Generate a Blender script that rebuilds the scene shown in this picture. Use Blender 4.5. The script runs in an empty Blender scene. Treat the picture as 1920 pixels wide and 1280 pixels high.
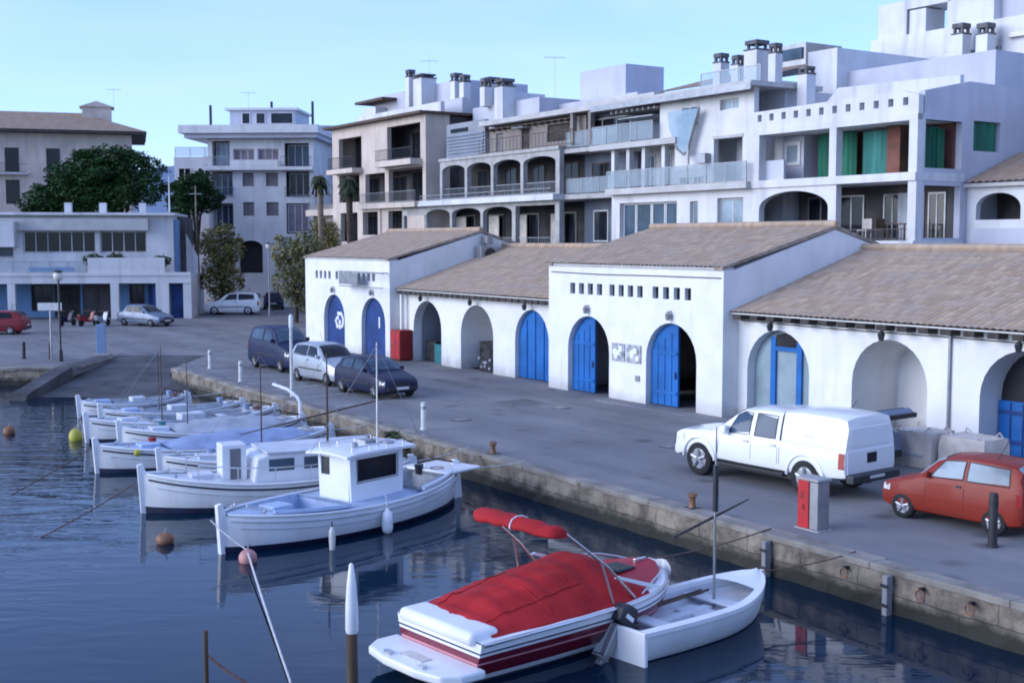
import bpy, bmesh, math, random
from mathutils import Vector, Matrix
from mathutils.geometry import tessellate_polygon
R = math.radians
random.seed(7)
S = bpy.context.scene
COL = S.collection
# ---------------------------------------------------------------- quay frame: u runs along the quay to the right, t inland
RQ = math.atan2(-0.8397, 0.5431)
CQ, SQ = math.cos(RQ), math.sin(RQ)
def Q(u, t, z=0.0): return Vector((CQ*u - SQ*t, SQ*u + CQ*t, z))
WATER = -0.8

# ---------------------------------------------------------------- materials
MATS = {}
def mat(name, col, rough=0.7, var=0.12, scale=3.0, bump=0.0, bscale=30.0, metal=0.0, spec=0.5, stretch=(1,1,1), col2=None, coat=0.0, detail=6.0):
    m = bpy.data.materials.new(name); m.use_nodes = True
    nt = m.node_tree; b = nt.nodes['Principled BSDF']
    b.inputs['Roughness'].default_value = rough
    b.inputs['Metallic'].default_value = metal
    b.inputs['Specular IOR Level'].default_value = spec
    if coat: b.inputs['Coat Weight'].default_value = coat; b.inputs['Coat Roughness'].default_value = 0.08
    tc = nt.nodes.new('ShaderNodeTexCoord'); mp = nt.nodes.new('ShaderNodeMapping')
    mp.inputs['Scale'].default_value = stretch
    nt.links.new(tc.outputs['Object'], mp.inputs['Vector'])
    n = nt.nodes.new('ShaderNodeTexNoise'); n.inputs['Scale'].default_value = scale; n.inputs['Detail'].default_value = detail
    nt.links.new(mp.outputs['Vector'], n.inputs['Vector'])
    r = nt.nodes.new('ShaderNodeValToRGB')
    c2 = col2 if col2 else tuple(c*(1-var*2.2) for c in col)
    r.color_ramp.elements[0].color = (*c2, 1); r.color_ramp.elements[0].position = 0.32
    r.color_ramp.elements[1].color = (*[min(1, c*(1+var*0.5)) for c in col], 1); r.color_ramp.elements[1].position = 0.66
    nt.links.new(n.outputs['Fac'], r.inputs['Fac']); nt.links.new(r.outputs['Color'], b.inputs['Base Color'])
    if bump:
        n2 = nt.nodes.new('ShaderNodeTexNoise'); n2.inputs['Scale'].default_value = bscale; n2.inputs['Detail'].default_value = 5
        nt.links.new(mp.outputs['Vector'], n2.inputs['Vector'])
        bp = nt.nodes.new('ShaderNodeBump'); bp.inputs['Strength'].default_value = bump; bp.inputs['Distance'].default_value = 0.03
        nt.links.new(n2.outputs['Fac'], bp.inputs['Height']); nt.links.new(bp.outputs['Normal'], b.inputs['Normal'])
    MATS[name] = m
    return m
def streaks(m, col, amount=0.5, sx=2.0, sz=0.25, lo=0.55, hi=0.75):
    """weather streaks running down a wall, mixed over its colour"""
    nt = m.node_tree; b = nt.nodes['Principled BSDF']
    src = b.inputs['Base Color'].links[0].from_socket
    tc = nt.nodes.new('ShaderNodeTexCoord'); mp = nt.nodes.new('ShaderNodeMapping'); mp.inputs['Scale'].default_value = (sx, sx, sz)
    n = nt.nodes.new('ShaderNodeTexNoise'); n.inputs['Scale'].default_value = 1.6; n.inputs['Detail'].default_value = 7
    r = nt.nodes.new('ShaderNodeValToRGB'); r.color_ramp.elements[0].position = lo; r.color_ramp.elements[1].position = hi
    r.color_ramp.elements[0].color = (0,0,0,1); r.color_ramp.elements[1].color = (amount,)*3 + (1,)
    mx = nt.nodes.new('ShaderNodeMixRGB'); mx.inputs['Color2'].default_value = (*col, 1)
    nt.links.new(tc.outputs['Object'], mp.inputs['Vector']); nt.links.new(mp.outputs['Vector'], n.inputs['Vector'])
    nt.links.new(n.outputs['Fac'], r.inputs['Fac']); nt.links.new(r.outputs['Color'], mx.inputs['Fac'])
    nt.links.new(src, mx.inputs['Color1']); nt.links.new(mx.outputs['Color'], b.inputs['Base Color'])
    return m
def tile_mat(name, c1, c2, c3, pu=0.22, pv=0.42):
    m = bpy.data.materials.new(name); m.use_nodes = True; nt = m.node_tree; b = nt.nodes['Principled BSDF']
    b.inputs['Roughness'].default_value = 0.9; b.inputs['Specular IOR Level'].default_value = 0.2
    tc = nt.nodes.new('ShaderNodeTexCoord'); mp = nt.nodes.new('ShaderNodeMapping'); mp.inputs['Scale'].default_value = (1/pu, 1/pv, 0)
    fl = nt.nodes.new('ShaderNodeVectorMath'); fl.operation = 'FLOOR'
    wn = nt.nodes.new('ShaderNodeTexWhiteNoise'); wn.noise_dimensions = '2D'
    nt.links.new(tc.outputs['Object'], mp.inputs['Vector']); nt.links.new(mp.outputs['Vector'], fl.inputs[0]); nt.links.new(fl.outputs[0], wn.inputs['Vector'])
    r = nt.nodes.new('ShaderNodeValToRGB'); r.color_ramp.elements[0].color = (*c1,1); r.color_ramp.elements[1].color = (*c2,1)
    r.color_ramp.elements[0].position = .1
    nt.links.new(wn.outputs['Value'], r.inputs['Fac'])
    mp2 = nt.nodes.new('ShaderNodeMapping'); mp2.inputs['Scale'].default_value = (.9, 1.6, 1)
    n = nt.nodes.new('ShaderNodeTexNoise'); n.inputs['Scale'].default_value = .75; n.inputs['Detail'].default_value = 8; n.inputs['Roughness'].default_value = .65
    nt.links.new(tc.outputs['Object'], mp2.inputs['Vector']); nt.links.new(mp2.outputs['Vector'], n.inputs['Vector'])
    r2 = nt.nodes.new('ShaderNodeValToRGB'); r2.color_ramp.elements[0].position = .42; r2.color_ramp.elements[1].position = .68
    r2.color_ramp.elements[0].color = (0,0,0,1); r2.color_ramp.elements[1].color = (.75,.75,.75,1)
    nt.links.new(n.outputs['Fac'], r2.inputs['Fac'])
    mx = nt.nodes.new('ShaderNodeMixRGB'); mx.inputs['Color2'].default_value = (*c3,1)
    nt.links.new(r2.outputs['Color'], mx.inputs['Fac']); nt.links.new(r.outputs['Color'], mx.inputs['Color1']); nt.links.new(mx.outputs['Color'], b.inputs['Base Color'])
    MATS[name] = m; return m
def plank_bump(m, su=7.0, strength=.4, axis='X'):
    nt = m.node_tree; b = nt.nodes['Principled BSDF']
    tc = nt.nodes.new('ShaderNodeTexCoord'); w = nt.nodes.new('ShaderNodeTexWave'); w.bands_direction = axis; w.inputs['Scale'].default_value = su*0.32
    w.wave_profile = 'SAW'
    bp = nt.nodes.new('ShaderNodeBump'); bp.inputs['Strength'].default_value = strength; bp.inputs['Distance'].default_value = .02
    nt.links.new(tc.outputs['Object'], w.inputs['Vector']); nt.links.new(w.outputs['Fac'], bp.inputs['Height']); nt.links.new(bp.outputs['Normal'], b.inputs['Normal'])
    return m
def glass(name, col, rough=.10):
    m = mat(name, col, rough, var=.25, scale=.7, spec=.28)
    return m
def see_glass(name, col, alpha):
    m = mat(name, col, .08, var=.05, spec=.6); m.node_tree.nodes['Principled BSDF'].inputs['Alpha'].default_value = alpha
    return m
M = MATS
mat('render_white', (.76,.76,.75), .88, .05, .8, .2, 14); streaks(M['render_white'], (.50,.49,.46), .38, 1.4, .18, .55, .82)
def base_stain(m, col, top=.55, amount=.6):
    """splash and damp stain along the foot of a wall"""
    nt = m.node_tree; b = nt.nodes['Principled BSDF']; src = b.inputs['Base Color'].links[0].from_socket; L = nt.links.new
    tc = nt.nodes.new('ShaderNodeTexCoord'); sp = nt.nodes.new('ShaderNodeSeparateXYZ'); n = nt.nodes.new('ShaderNodeTexNoise'); n.inputs['Scale'].default_value = 1.3; n.inputs['Detail'].default_value = 8
    ad = nt.nodes.new('ShaderNodeMath'); ad.operation = 'MULTIPLY_ADD'; ad.inputs[1].default_value = -top*1.6
    mr = nt.nodes.new('ShaderNodeMapRange'); mr.inputs['From Min'].default_value = -top*.8; mr.inputs['From Max'].default_value = top*.1; mr.inputs['To Min'].default_value = amount; mr.inputs['To Max'].default_value = 0
    mx = nt.nodes.new('ShaderNodeMixRGB'); mx.inputs['Color2'].default_value = (*col,1)
    L(tc.outputs['Object'], sp.inputs[0]); L(tc.outputs['Object'], n.inputs['Vector']); L(n.outputs['Fac'], ad.inputs[0]); L(sp.outputs['Z'], ad.inputs[2]); L(ad.outputs[0], mr.inputs['Value'])
    L(mr.outputs[0], mx.inputs['Fac']); L(src, mx.inputs['Color1']); L(mx.outputs['Color'], b.inputs['Base Color'])
base_stain(M['render_white'], (.36,.34,.31))
mat('render_apartment', (.66,.66,.67), .88, .07, .6, .1, 12); streaks(M['render_apartment'], (.30,.30,.31), .6, .9, .12, .52, .8)
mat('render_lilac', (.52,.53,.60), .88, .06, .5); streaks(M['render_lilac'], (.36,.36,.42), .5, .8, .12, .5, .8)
mat('render_cream', (.60,.51,.44), .88, .08, .6); streaks(M['render_cream'], (.33,.27,.24), .6, 1.0, .15, .5, .78)
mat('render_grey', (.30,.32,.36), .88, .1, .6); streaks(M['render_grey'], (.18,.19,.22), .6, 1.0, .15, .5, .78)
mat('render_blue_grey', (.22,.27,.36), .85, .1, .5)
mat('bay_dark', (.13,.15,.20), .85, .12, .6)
mat('render_tan', (.28,.245,.225), .9, .1, .5)
mat('render_brick_red', (.20,.08,.06), .85, .15, 2.0)
mat('render_sky_blue', (.16,.30,.50), .85, .06, .7)
mat('concrete', (.42,.41,.40), .9, .12, 1.5, .2, 20)
mat('stone_trim', (.50,.49,.48), .85, .08, 1.2)
mat('interior_shade_dark', (.035,.035,.04), .9, .3, 1.0)  # near-black colour standing in for shade inside deep openings
mat('interior_shade_mid', (.10,.09,.095), .9, .25, .8)  # shade of loggias and rooms put into the wall colour
mat('blue_paint', (.016,.135,.42), .55, .12, 1.2, spec=.3); plank_bump(M['blue_paint'], 6.5, .5)
mat('navy_paint', (.02,.06,.22), .5, .18, 1.2, spec=.3); plank_bump(M['navy_paint'], 6.5, .5)
mat('grey_green_panel', (.25,.33,.37), .4, .12, 1.0)
mat('dark_wood', (.055,.045,.04), .8, .25, 3.0)
mat('brown_wood', (.10,.062,.042), .75, .25, 3.0, stretch=(1,1,.2))
mat('metal_dark', (.04,.042,.05), .45, .15, 3, metal=.3)
mat('metal_grey', (.32,.33,.35), .4, .1, 3, metal=.6)
mat('steel', (.62,.63,.65), .28, .06, 3, metal=.9)
mat('chimney_cap', (.13,.125,.13), .8, .2, 3)
glass('window_dark', (.018,.022,.032))
glass('window_blue', (.06,.10,.15))
glass('window_pale', (.30,.38,.44), .15)
mat('curtain_green', (.014,.16,.10), .8, .25, .9, stretch=(3,3,.3))
mat('curtain_teal', (.07,.29,.25), .8, .2, .9, stretch=(3,3,.3))
mat('shutter', (.19,.18,.19), .7, .12, 2)
mat('shutter_mauve', (.22,.18,.21), .7, .12, 2)
see_glass('rail_glass', (.42,.50,.55), .34)
see_glass('wind_glass', (.36,.50,.60), .55)
tile_mat('tile_near', (.36,.26,.18), (.48,.36,.26), (.36,.295,.24))
tile_mat('tile_far', (.28,.195,.14), (.36,.26,.19), (.31,.24,.19), .3, .5)
mat('tile_mortar', (.36,.29,.24), .9, .2, 3)
mat('concrete_dark', (.27,.275,.29), .9, .12, .8)
mat('asphalt', (.225,.225,.23), .9, .10, .35, .3, 60, spec=.2, col2=(.18,.18,.188), detail=12)
def wear(m):
    nt = m.node_tree; b = nt.nodes['Principled BSDF']; src = b.inputs['Base Color'].links[0].from_socket
    tc = nt.nodes.new('ShaderNodeTexCoord'); mp = nt.nodes.new('ShaderNodeMapping'); mp.vector_type = 'TEXTURE'; mp.inputs['Rotation'].default_value = (0,0,RQ); mp.inputs['Scale'].default_value = (6.0, .9, 1)
    n = nt.nodes.new('ShaderNodeTexNoise'); n.inputs['Scale'].default_value = .55; n.inputs['Detail'].default_value = 9; n.inputs['Roughness'].default_value = .62
    n2 = nt.nodes.new('ShaderNodeTexVoronoi'); n2.inputs['Scale'].default_value = .55; n2.feature = 'F1'
    r = nt.nodes.new('ShaderNodeValToRGB'); r.color_ramp.elements[0].position = .34; r.color_ramp.elements[1].position = .68
    r.color_ramp.elements[0].color = (.78,.78,.80,1); r.color_ramp.elements[1].color = (1.12,1.12,1.1,1)
    r2 = nt.nodes.new('ShaderNodeValToRGB'); r2.color_ramp.elements[0].position = .06; r2.color_ramp.elements[1].position = .20
    r2.color_ramp.elements[0].color = (.45,.45,.46,1); r2.color_ramp.elements[1].color = (1,1,1,1)
    m1 = nt.nodes.new('ShaderNodeMixRGB'); m1.blend_type = 'MULTIPLY'; m1.inputs['Fac'].default_value = 1
    m2 = nt.nodes.new('ShaderNodeMixRGB'); m2.blend_type = 'MULTIPLY'; m2.inputs['Fac'].default_value = .8
    L = nt.links.new
    L(tc.outputs['Object'], mp.inputs['Vector']); L(mp.outputs['Vector'], n.inputs['Vector']); L(n.outputs['Fac'], r.inputs['Fac']); L(src, m1.inputs['Color1']); L(r.outputs['Color'], m1.inputs['Color2'])
    L(tc.outputs['Object'], n2.inputs['Vector']); L(n2.outputs['Distance'], r2.inputs['Fac']); L(m1.outputs['Color'], m2.inputs['Color1']); L(r2.outputs['Color'], m2.inputs['Color2']); L(m2.outputs['Color'], b.inputs['Base Color'])
wear(M['asphalt'])
mat('tar_patch', (.145,.145,.15), .85, .2, 2.0, .3, 40)
mat('coping_stone', (.28,.255,.225), .92, .25, 1.1, .5, 14, detail=10)
mat('line_paint', (.50,.50,.50), .8, .2, 4)
mat('slip_concrete', (.075,.075,.08), .75, .3, .8, .3, 12)
mat('white_hull', (.78,.79,.80), .32, .05, 1.2, spec=.5); streaks(M['white_hull'], (.52,.50,.46), .4, 2.0, .3, .55, .8)
mat('white_gel', (.80,.81,.83), .25, .04, 1.0, spec=.5)
mat('deck_white', (.60,.63,.68), .55, .08, 2.0)
mat('deck_blue', (.40,.50,.66), .6, .1, 2.0)
mat('deck_grey', (.42,.45,.50), .65, .15, 2.5)
mat('tarp_blue', (.30,.38,.56), .7, .12, 1.4, .3, 5)
mat('tarp_grey', (.42,.45,.50), .75, .12, 1.4, .3, 5)
mat('navy_stripe', (.012,.018,.05), .45, .1, 2)
mat('antifoul', (.03,.04,.09), .7, .2, 2)
mat('antifoul_red', (.16,.035,.03), .7, .2, 2)
mat('maroon_gel', (.17,.012,.03), .22, .06, 1, spec=.6)
mat('pink_line', (.60,.25,.28), .4, .05, 2)
mat('red_gel', (.36,.010,.022), .42, .08, 1, spec=.22)
mat('red_canvas', (.42,.019,.023), .82, .16, 1.1, .35, 3.6, spec=.25)
mat('red_paint', (.48,.02,.025), .4, .08, 2)
mat('red_faded', (.30,.018,.02), .55, .1, 2)
mat('rope', (.55,.55,.56), .85, .1, 8)
mat('rope_brown', (.16,.085,.07), .85, .2, 8)
mat('buoy_pink', (.56,.27,.25), .55, .15, 4)
mat('buoy_rust', (.28,.13,.07), .65, .25, 4)
mat('buoy_yellow', (.48,.45,.06), .5, .15, 4)
mat('tyre', (.018,.018,.02), .85, .2, 6)
mat('rim', (.34,.35,.38), .42, .05, 4, metal=.7)
mat('car_white', (.80,.81,.80), .3, .015, 1, spec=.3, coat=.6)
mat('car_red', (.24,.024,.012), .5, .04, 1, spec=.3, coat=.12)
mat('car_red_dark', (.24,.022,.03), .35, .04, 1, spec=.3, coat=.12)
mat('car_navy', (.006,.010,.042), .5, .05, 1, spec=.3, coat=.12)
mat('car_blue', (.006,.014,.06), .55, .05, 1, spec=.3, coat=.12)
mat('car_silver', (.42,.45,.50), .32, .04, 1, metal=.35, spec=.3, coat=.12)
mat('car_grey_blue', (.17,.21,.29), .35, .05, 1, metal=.2, spec=.3, coat=.12)
mat('plastic_black', (.022,.022,.025), .6, .1, 4)
mat('lamp_red', (.32,.012,.012), .25, .06, 6)
mat('lamp_clear', (.65,.68,.70), .15, .05, 6)
mat('plate_white', (.68,.68,.66), .5, .05, 5)
mat('sack_white', (.64,.58,.52), .9, .12, 2.2, .4, 9)
mat('teal_plastic', (.02,.20,.22), .5, .15, 3)
mat('net_dark', (.05,.05,.055), .95, .4, 5, .6, 25)
mat('poster_paper', (.42,.44,.48), .7, .35, 4.5)
mat('lamp_cream', (.70,.68,.58), .5, .05, 3)
mat('bollard_pale', (.66,.66,.62), .7, .1, 5)
mat('panel_blue', (.20,.30,.46), .5, .06, 3)
mat('bark', (.085,.06,.045), .95, .3, 3, .4, 14)
mat('bark_pale', (.24,.19,.15), .95, .25, 3, .4, 14)
mat('pine_leaf', (.026,.075,.016), .75, .3, .75, spec=.2, col2=(.006,.020,.009))
mat('autumn_leaf', (.22,.18,.065), .8, .3, .7, spec=.2, col2=(.085,.09,.03))
mat('olive_leaf', (.22,.21,.09), .8, .3, .7, spec=.2, col2=(.09,.088,.04))
mat('palm_leaf', (.035,.05,.018), .7, .3, 1.0, spec=.3)
mat('weed_leaf', (.05,.085,.03), .8, .3, 3.0)
mat('hill_haze_blue', (.14,.20,.30), .95, .1, .01)  # blue of distance haze put into the hill's colour

# quay wall stone: courses of rough blocks, ochre, stained, dark and weedy towards the tide line
def quay_mat():
    m = bpy.data.materials.new('quay_stone'); m.use_nodes = True; nt = m.node_tree; b = nt.nodes['Principled BSDF']
    b.inputs['Roughness'].default_value = .9
    tc = nt.nodes.new('ShaderNodeTexCoord')
    sep = nt.nodes.new('ShaderNodeSeparateXYZ'); nt.links.new(tc.outputs['Object'], sep.inputs[0])
    cb = nt.nodes.new('ShaderNodeCombineXYZ'); nt.links.new(sep.outputs['X'], cb.inputs['X']); nt.links.new(sep.outputs['Z'], cb.inputs['Y'])
    br = nt.nodes.new('ShaderNodeTexBrick'); br.inputs['Scale'].default_value = 1.0
    br.inputs['Brick Width'].default_value = 1.45; br.inputs['Row Height'].default_value = .41; br.inputs['Mortar Size'].default_value = .016; br.inputs['Mortar Smooth'].default_value = .6
    br.inputs['Color1'].default_value = (.26,.23,.19,1); br.inputs['Color2'].default_value = (.215,.193,.165,1); br.inputs['Mortar'].default_value = (.15,.133,.115,1)
    n0 = nt.nodes.new('ShaderNodeTexNoise'); n0.inputs['Scale'].default_value = 2.2; n0.inputs['Detail'].default_value = 4
    nt.links.new(cb.outputs[0], n0.inputs['Vector'])
    wob = nt.nodes.new('ShaderNodeMixRGB'); wob.blend_type = 'ADD'; wob.inputs['Fac'].default_value = .10
    nt.links.new(cb.outputs[0], wob.inputs['Color1']); nt.links.new(n0.outputs['Color'], wob.inputs['Color2']); nt.links.new(wob.outputs['Color'], br.inputs['Vector'])
    n = nt.nodes.new('ShaderNodeTexNoise'); n.inputs['Scale'].default_value = 1.7; n.inputs['Detail'].default_value = 10; n.inputs['Roughness'].default_value = .68
    nt.links.new(tc.outputs['Object'], n.inputs['Vector'])
    r = nt.nodes.new('ShaderNodeValToRGB'); r.color_ramp.elements[0].position = .36; r.color_ramp.elements[1].position = .62
    r.color_ramp.elements[0].color = (.36,.34,.33,1); r.color_ramp.elements[1].color = (1.12,1.08,1.02,1)
    nt.links.new(n.outputs['Fac'], r.inputs['Fac'])
    mx = nt.nodes.new('ShaderNodeMixRGB'); mx.blend_type = 'MULTIPLY'; mx.inputs['Fac'].default_value = 1
    nt.links.new(br.outputs['Color'], mx.inputs['Color1']); nt.links.new(r.outputs['Color'], mx.inputs['Color2'])
    # tide band: weed and damp stain that stays on the stone
    ad = nt.nodes.new('ShaderNodeMath'); ad.operation = 'MULTIPLY_ADD'; ad.inputs[1].default_value = .35; nt.links.new(n.outputs['Fac'], ad.inputs[0]); nt.links.new(sep.outputs['Z'], ad.inputs[2])
    r2 = nt.nodes.new('ShaderNodeValToRGB'); r2.color_ramp.elements[0].position = .0; r2.color_ramp.elements[1].position = 1
    mr = nt.nodes.new('ShaderNodeMapRange'); mr.inputs['From Min'].default_value = -.42; mr.inputs['From Max'].default_value = -.20; mr.clamp = True
    nt.links.new(ad.outputs[0], mr.inputs['Value'])
    m2 = nt.nodes.new('ShaderNodeMixRGB'); m2.inputs['Color1'].default_value = (.028,.028,.022,1)
    nt.links.new(mr.outputs[0], m2.inputs['Fac']); nt.links.new(mx.outputs['Color'], m2.inputs['Color2']); nt.links.new(m2.outputs['Color'], b.inputs['Base Color'])
    bp = nt.nodes.new('ShaderNodeBump'); bp.inputs['Strength'].default_value = .7; bp.inputs['Distance'].default_value = .04
    ad2 = nt.nodes.new('ShaderNodeMath'); ad2.operation = 'SUBTRACT'; nt.links.new(n.outputs['Fac'], ad2.inputs[0]); nt.links.new(br.outputs['Fac'], ad2.inputs[1])
    nt.links.new(ad2.outputs[0], bp.inputs['Height']); nt.links.new(bp.outputs['Normal'], b.inputs['Normal'])
    MATS['quay_stone'] = m
quay_mat()
def water_mat():
    m = bpy.data.materials.new('water'); m.use_nodes = True; nt = m.node_tree; b = nt.nodes['Principled BSDF']
    b.inputs['Base Color'].default_value = (.002,.016,.036,1); b.inputs['Roughness'].default_value = .045; b.inputs['IOR'].default_value = 1.33
    b.inputs['Specular IOR Level'].default_value = .42
    tc = nt.nodes.new('ShaderNodeTexCoord')
    mp = nt.nodes.new('ShaderNodeMapping'); mp.inputs['Rotation'].default_value = (0,0,R(-14)); mp.inputs['Scale'].default_value = (.55,1.7,1)
    nt.links.new(tc.outputs['Object'], mp.inputs['Vector'])
    n1 = nt.nodes.new('ShaderNodeTexNoise'); n1.inputs['Scale'].default_value = 1.15; n1.inputs['Detail'].default_value = 3.5; n1.inputs['Distortion'].default_value = .6
    nt.links.new(mp.outputs['Vector'], n1.inputs['Vector'])
    n2 = nt.nodes.new('ShaderNodeTexNoise'); n2.inputs['Scale'].default_value = .09; n2.inputs['Detail'].default_value = 2
    nt.links.new(tc.outputs['Object'], n2.inputs['Vector'])
    r = nt.nodes.new('ShaderNodeValToRGB'); r.color_ramp.elements[0].position = .42; r.color_ramp.elements[1].position = .66
    r.color_ramp.elements[0].color = (.22,.22,.22,1); r.color_ramp.elements[1].color = (1,1,1,1)
    nt.links.new(n2.outputs['Fac'], r.inputs['Fac'])
    # more chop on the open water to the left (world -x)
    sep = nt.nodes.new('ShaderNodeSeparateXYZ'); nt.links.new(tc.outputs['Object'], sep.inputs[0])
    mr = nt.nodes.new('ShaderNodeMapRange'); mr.inputs['From Min'].default_value = -3; mr.inputs['From Max'].default_value = -11; mr.inputs['To Min'].default_value = .30; mr.inputs['To Max'].default_value = 1.0
    nt.links.new(sep.outputs['X'], mr.inputs['Value'])
    mu = nt.nodes.new('ShaderNodeMath'); mu.operation = 'MULTIPLY'; nt.links.new(r.outputs['Color'], mu.inputs[0]); nt.links.new(mr.outputs[0], mu.inputs[1])
    mu2 = nt.nodes.new('ShaderNodeMath'); mu2.operation = 'MULTIPLY'; nt.links.new(n1.outputs['Fac'], mu2.inputs[0]); nt.links.new(mu.outputs[0], mu2.inputs[1])
    bp = nt.nodes.new('ShaderNodeBump'); bp.inputs['Strength'].default_value = .36; bp.inputs['Distance'].default_value = .11
    nt.links.new(mu2.outputs[0], bp.inputs['Height']); nt.links.new(bp.outputs['Normal'], b.inputs['Normal'])
    MATS['water'] = m
water_mat()

# ---------------------------------------------------------------- mesh builder
class MB:
    def __init__(s, off=(0,0,0)): s.bm = bmesh.new(); s.mi = 0; s.off = Vector(off)
    def v(s, p): return s.bm.verts.new(Vector(p) - s.off)
    def f(s, vs, mi=None):
        try: fc = s.bm.faces.new(vs)
        except ValueError: return None
        fc.material_index = s.mi if mi is None else mi
        return fc
    def poly(s, pts, mi=None): return s.f([s.v(p) for p in pts], mi)
    def box(s, x0, x1, y0, y1, z0, z1, mi=None):
        p = [s.v((x,y,z)) for z in (z0,z1) for x,y in ((x0,y0),(x1,y0),(x1,y1),(x0,y1))]
        for q in ((3,2,1,0),(4,5,6,7),(0,1,5,4),(1,2,6,5),(2,3,7,6),(3,0,4,7)): s.f([p[i] for i in q], mi)
        return s
    def cone(s, a, b, r0, r1, n=10, cap=True, mi=None):
        a, b = Vector(a), Vector(b); d = (b-a).normalized()
        x = d.orthogonal().normalized(); y = d.cross(x)
        A = [s.v(a + (x*math.cos(2*math.pi*k/n) + y*math.sin(2*math.pi*k/n))*r0) for k in range(n)]
        B = [s.v(b + (x*math.cos(2*math.pi*k/n) + y*math.sin(2*math.pi*k/n))*r1) for k in range(n)]
        for k in range(n): s.f([A[k], A[(k+1)%n], B[(k+1)%n], B[k]], mi)
        if cap: s.f(A[::-1], mi); s.f(B, mi)
        return s
    def tube(s, pts, r, n=6, mi=None):
        pts = [Vector(p) for p in pts]; rings = []
        rr = r if isinstance(r, (list, tuple)) else [r]*len(pts)
        x = None
        for i, p in enumerate(pts):
            d = (pts[min(i+1, len(pts)-1)] - pts[max(i-1, 0)]).normalized()
            x = d.orthogonal().normalized() if x is None else (x - d*x.dot(d)).normalized()
            y = d.cross(x)
            rings.append([s.v(p + (x*math.cos(2*math.pi*k/n) + y*math.sin(2*math.pi*k/n))*rr[i]) for k in range(n)])
        for A, B in zip(rings, rings[1:]):
            for k in range(n): s.f([A[k], A[(k+1)%n], B[(k+1)%n], B[k]], mi)
        s.f(rings[0][::-1], mi); s.f(rings[-1], mi)
        return s
    def lathe(s, c, prof, n=16, axis='z', mi=None):
        c = Vector(c); rings = []
        for r, h in prof:
            ring = []
            for k in range(n):
                a = 2*math.pi*k/n; p = (r*math.cos(a), r*math.sin(a), h)
                if axis == 'y': p = (p[0], p[2], p[1])
                if axis == 'x': p = (p[2], p[0], p[1])
                ring.append(s.v(c + Vector(p)))
            rings.append(ring)
        for A, B in zip(rings, rings[1:]):
            for k in range(n): s.f([A[k], A[(k+1)%n], B[(k+1)%n], B[k]], mi)
        s.f(rings[0][::-1], mi); s.f(rings[-1], mi)
        return s
    def ball(s, c, r, sz=1.0, n=12, m=8, mi=None):
        return s.lathe(c, [(max(.002, r*math.sin(math.pi*k/m)), -r*sz*math.cos(math.pi*k/m)) for k in range(m+1)], n, mi=mi)
    def prism(s, pts, d0, d1, axis='y', mi=None):
        """polygon in (x,z) pushed along y, or in (y,z) along x, or (x,y) along z"""
        mk = {'y': lambda a,b,d: (a,d,b), 'x': lambda a,b,d: (d,a,b), 'z': lambda a,b,d: (a,b,d)}[axis]
        A = [s.v(mk(a,b,d0)) for a,b in pts]; B = [s.v(mk(a,b,d1)) for a,b in pts]
        tri = tessellate_polygon([[Vector((a,b,0)) for a,b in pts]])
        for t in tri: s.f([A[i] for i in t], mi); s.f([B[i] for i in t][::-1], mi)
        n = len(pts)
        for k in range(n): s.f([A[k], A[(k+1)%n], B[(k+1)%n], B[k]], mi)
        return s
    def wall(s, outer, holes, d0, d1, axis='y', mi=None):
        mk = {'y': lambda a,b,d: (a,d,b), 'x': lambda a,b,d: (d,a,b)}[axis]
        loops = [outer] + list(holes); flat = [p for l in loops for p in l]
        A = [s.v(mk(a,b,d0)) for a,b in flat]; B = [s.v(mk(a,b,d1)) for a,b in flat]
        for t in tessellate_polygon([[Vector((a,b,0)) for a,b in l] for l in loops]):
            s.f([A[i] for i in t], mi); s.f([B[i] for i in t][::-1], mi)
        o = 0
        for l in loops:
            n = len(l)
            for k in range(n): s.f([A[o+k], A[o+(k+1)%n], B[o+(k+1)%n], B[o+k]], mi)
            o += n
        return s
    def tunnel(s, pts, d0, d1, mi=None, mi_back=None):
        A = [s.v((a,d0,b)) for a,b in pts]; B = [s.v((a,d1,b)) for a,b in pts]; n = len(pts)
        for k in range(n): s.f([A[k], A[(k+1)%n], B[(k+1)%n], B[k]], mi)
        s.f(B, mi if mi_back is None else mi_back)
        return s
    def grid(s, rows, mi=None, closed=False):
        V = [[s.v(p) for p in r] for r in rows]
        for i, (A, B) in enumerate(zip(V, V[1:])):
            n = len(A)
            for k in range(n if closed else n-1):
                m = mi(i, k) if callable(mi) else mi
                s.f([A[k], A[(k+1)%n], B[(k+1)%n], B[k]], m)
        return V
    def build(s, name, mats, parent=None, smooth=None, bevel=0.0, recalc=True, loc=None, seg=2):
        if recalc: bmesh.ops.recalc_face_normals(s.bm, faces=s.bm.faces[:])
        me = bpy.data.meshes.new(name); s.bm.to_mesh(me); s.bm.free()
        for m in (mats if isinstance(mats, (list, tuple)) else [mats]): me.materials.append(MATS[m] if isinstance(m, str) else m)
        if smooth is not None:
            me.polygons.foreach_set('use_smooth', [True]*len(me.polygons)); me.set_sharp_from_angle(angle=R(smooth))
        o = bpy.data.objects.new(name, me); COL.objects.link(o)
        if parent: o.parent = parent
        if loc is not None: o.location = loc
        if bevel:
            b = o.modifiers.new('bevel', 'BEVEL'); b.width = bevel; b.segments = seg; b.limit_method = 'ANGLE'; b.angle_limit = R(40); b.harden_normals = False
        return o
def tag(o, label=None, cat=None, group=None, kind=None):
    if label: o['label'] = label
    if cat: o['category'] = cat
    if group: o['group'] = group
    if kind: o['kind'] = kind
    return o
def thing(name, label, cat, loc=(0,0,0), rz=0.0, group=None):
    o = bpy.data.objects.new(name, None); COL.objects.link(o); o.empty_display_size = .2
    o.location = loc; o.rotation_euler = (0,0,rz)
    return tag(o, label, cat, group)
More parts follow.
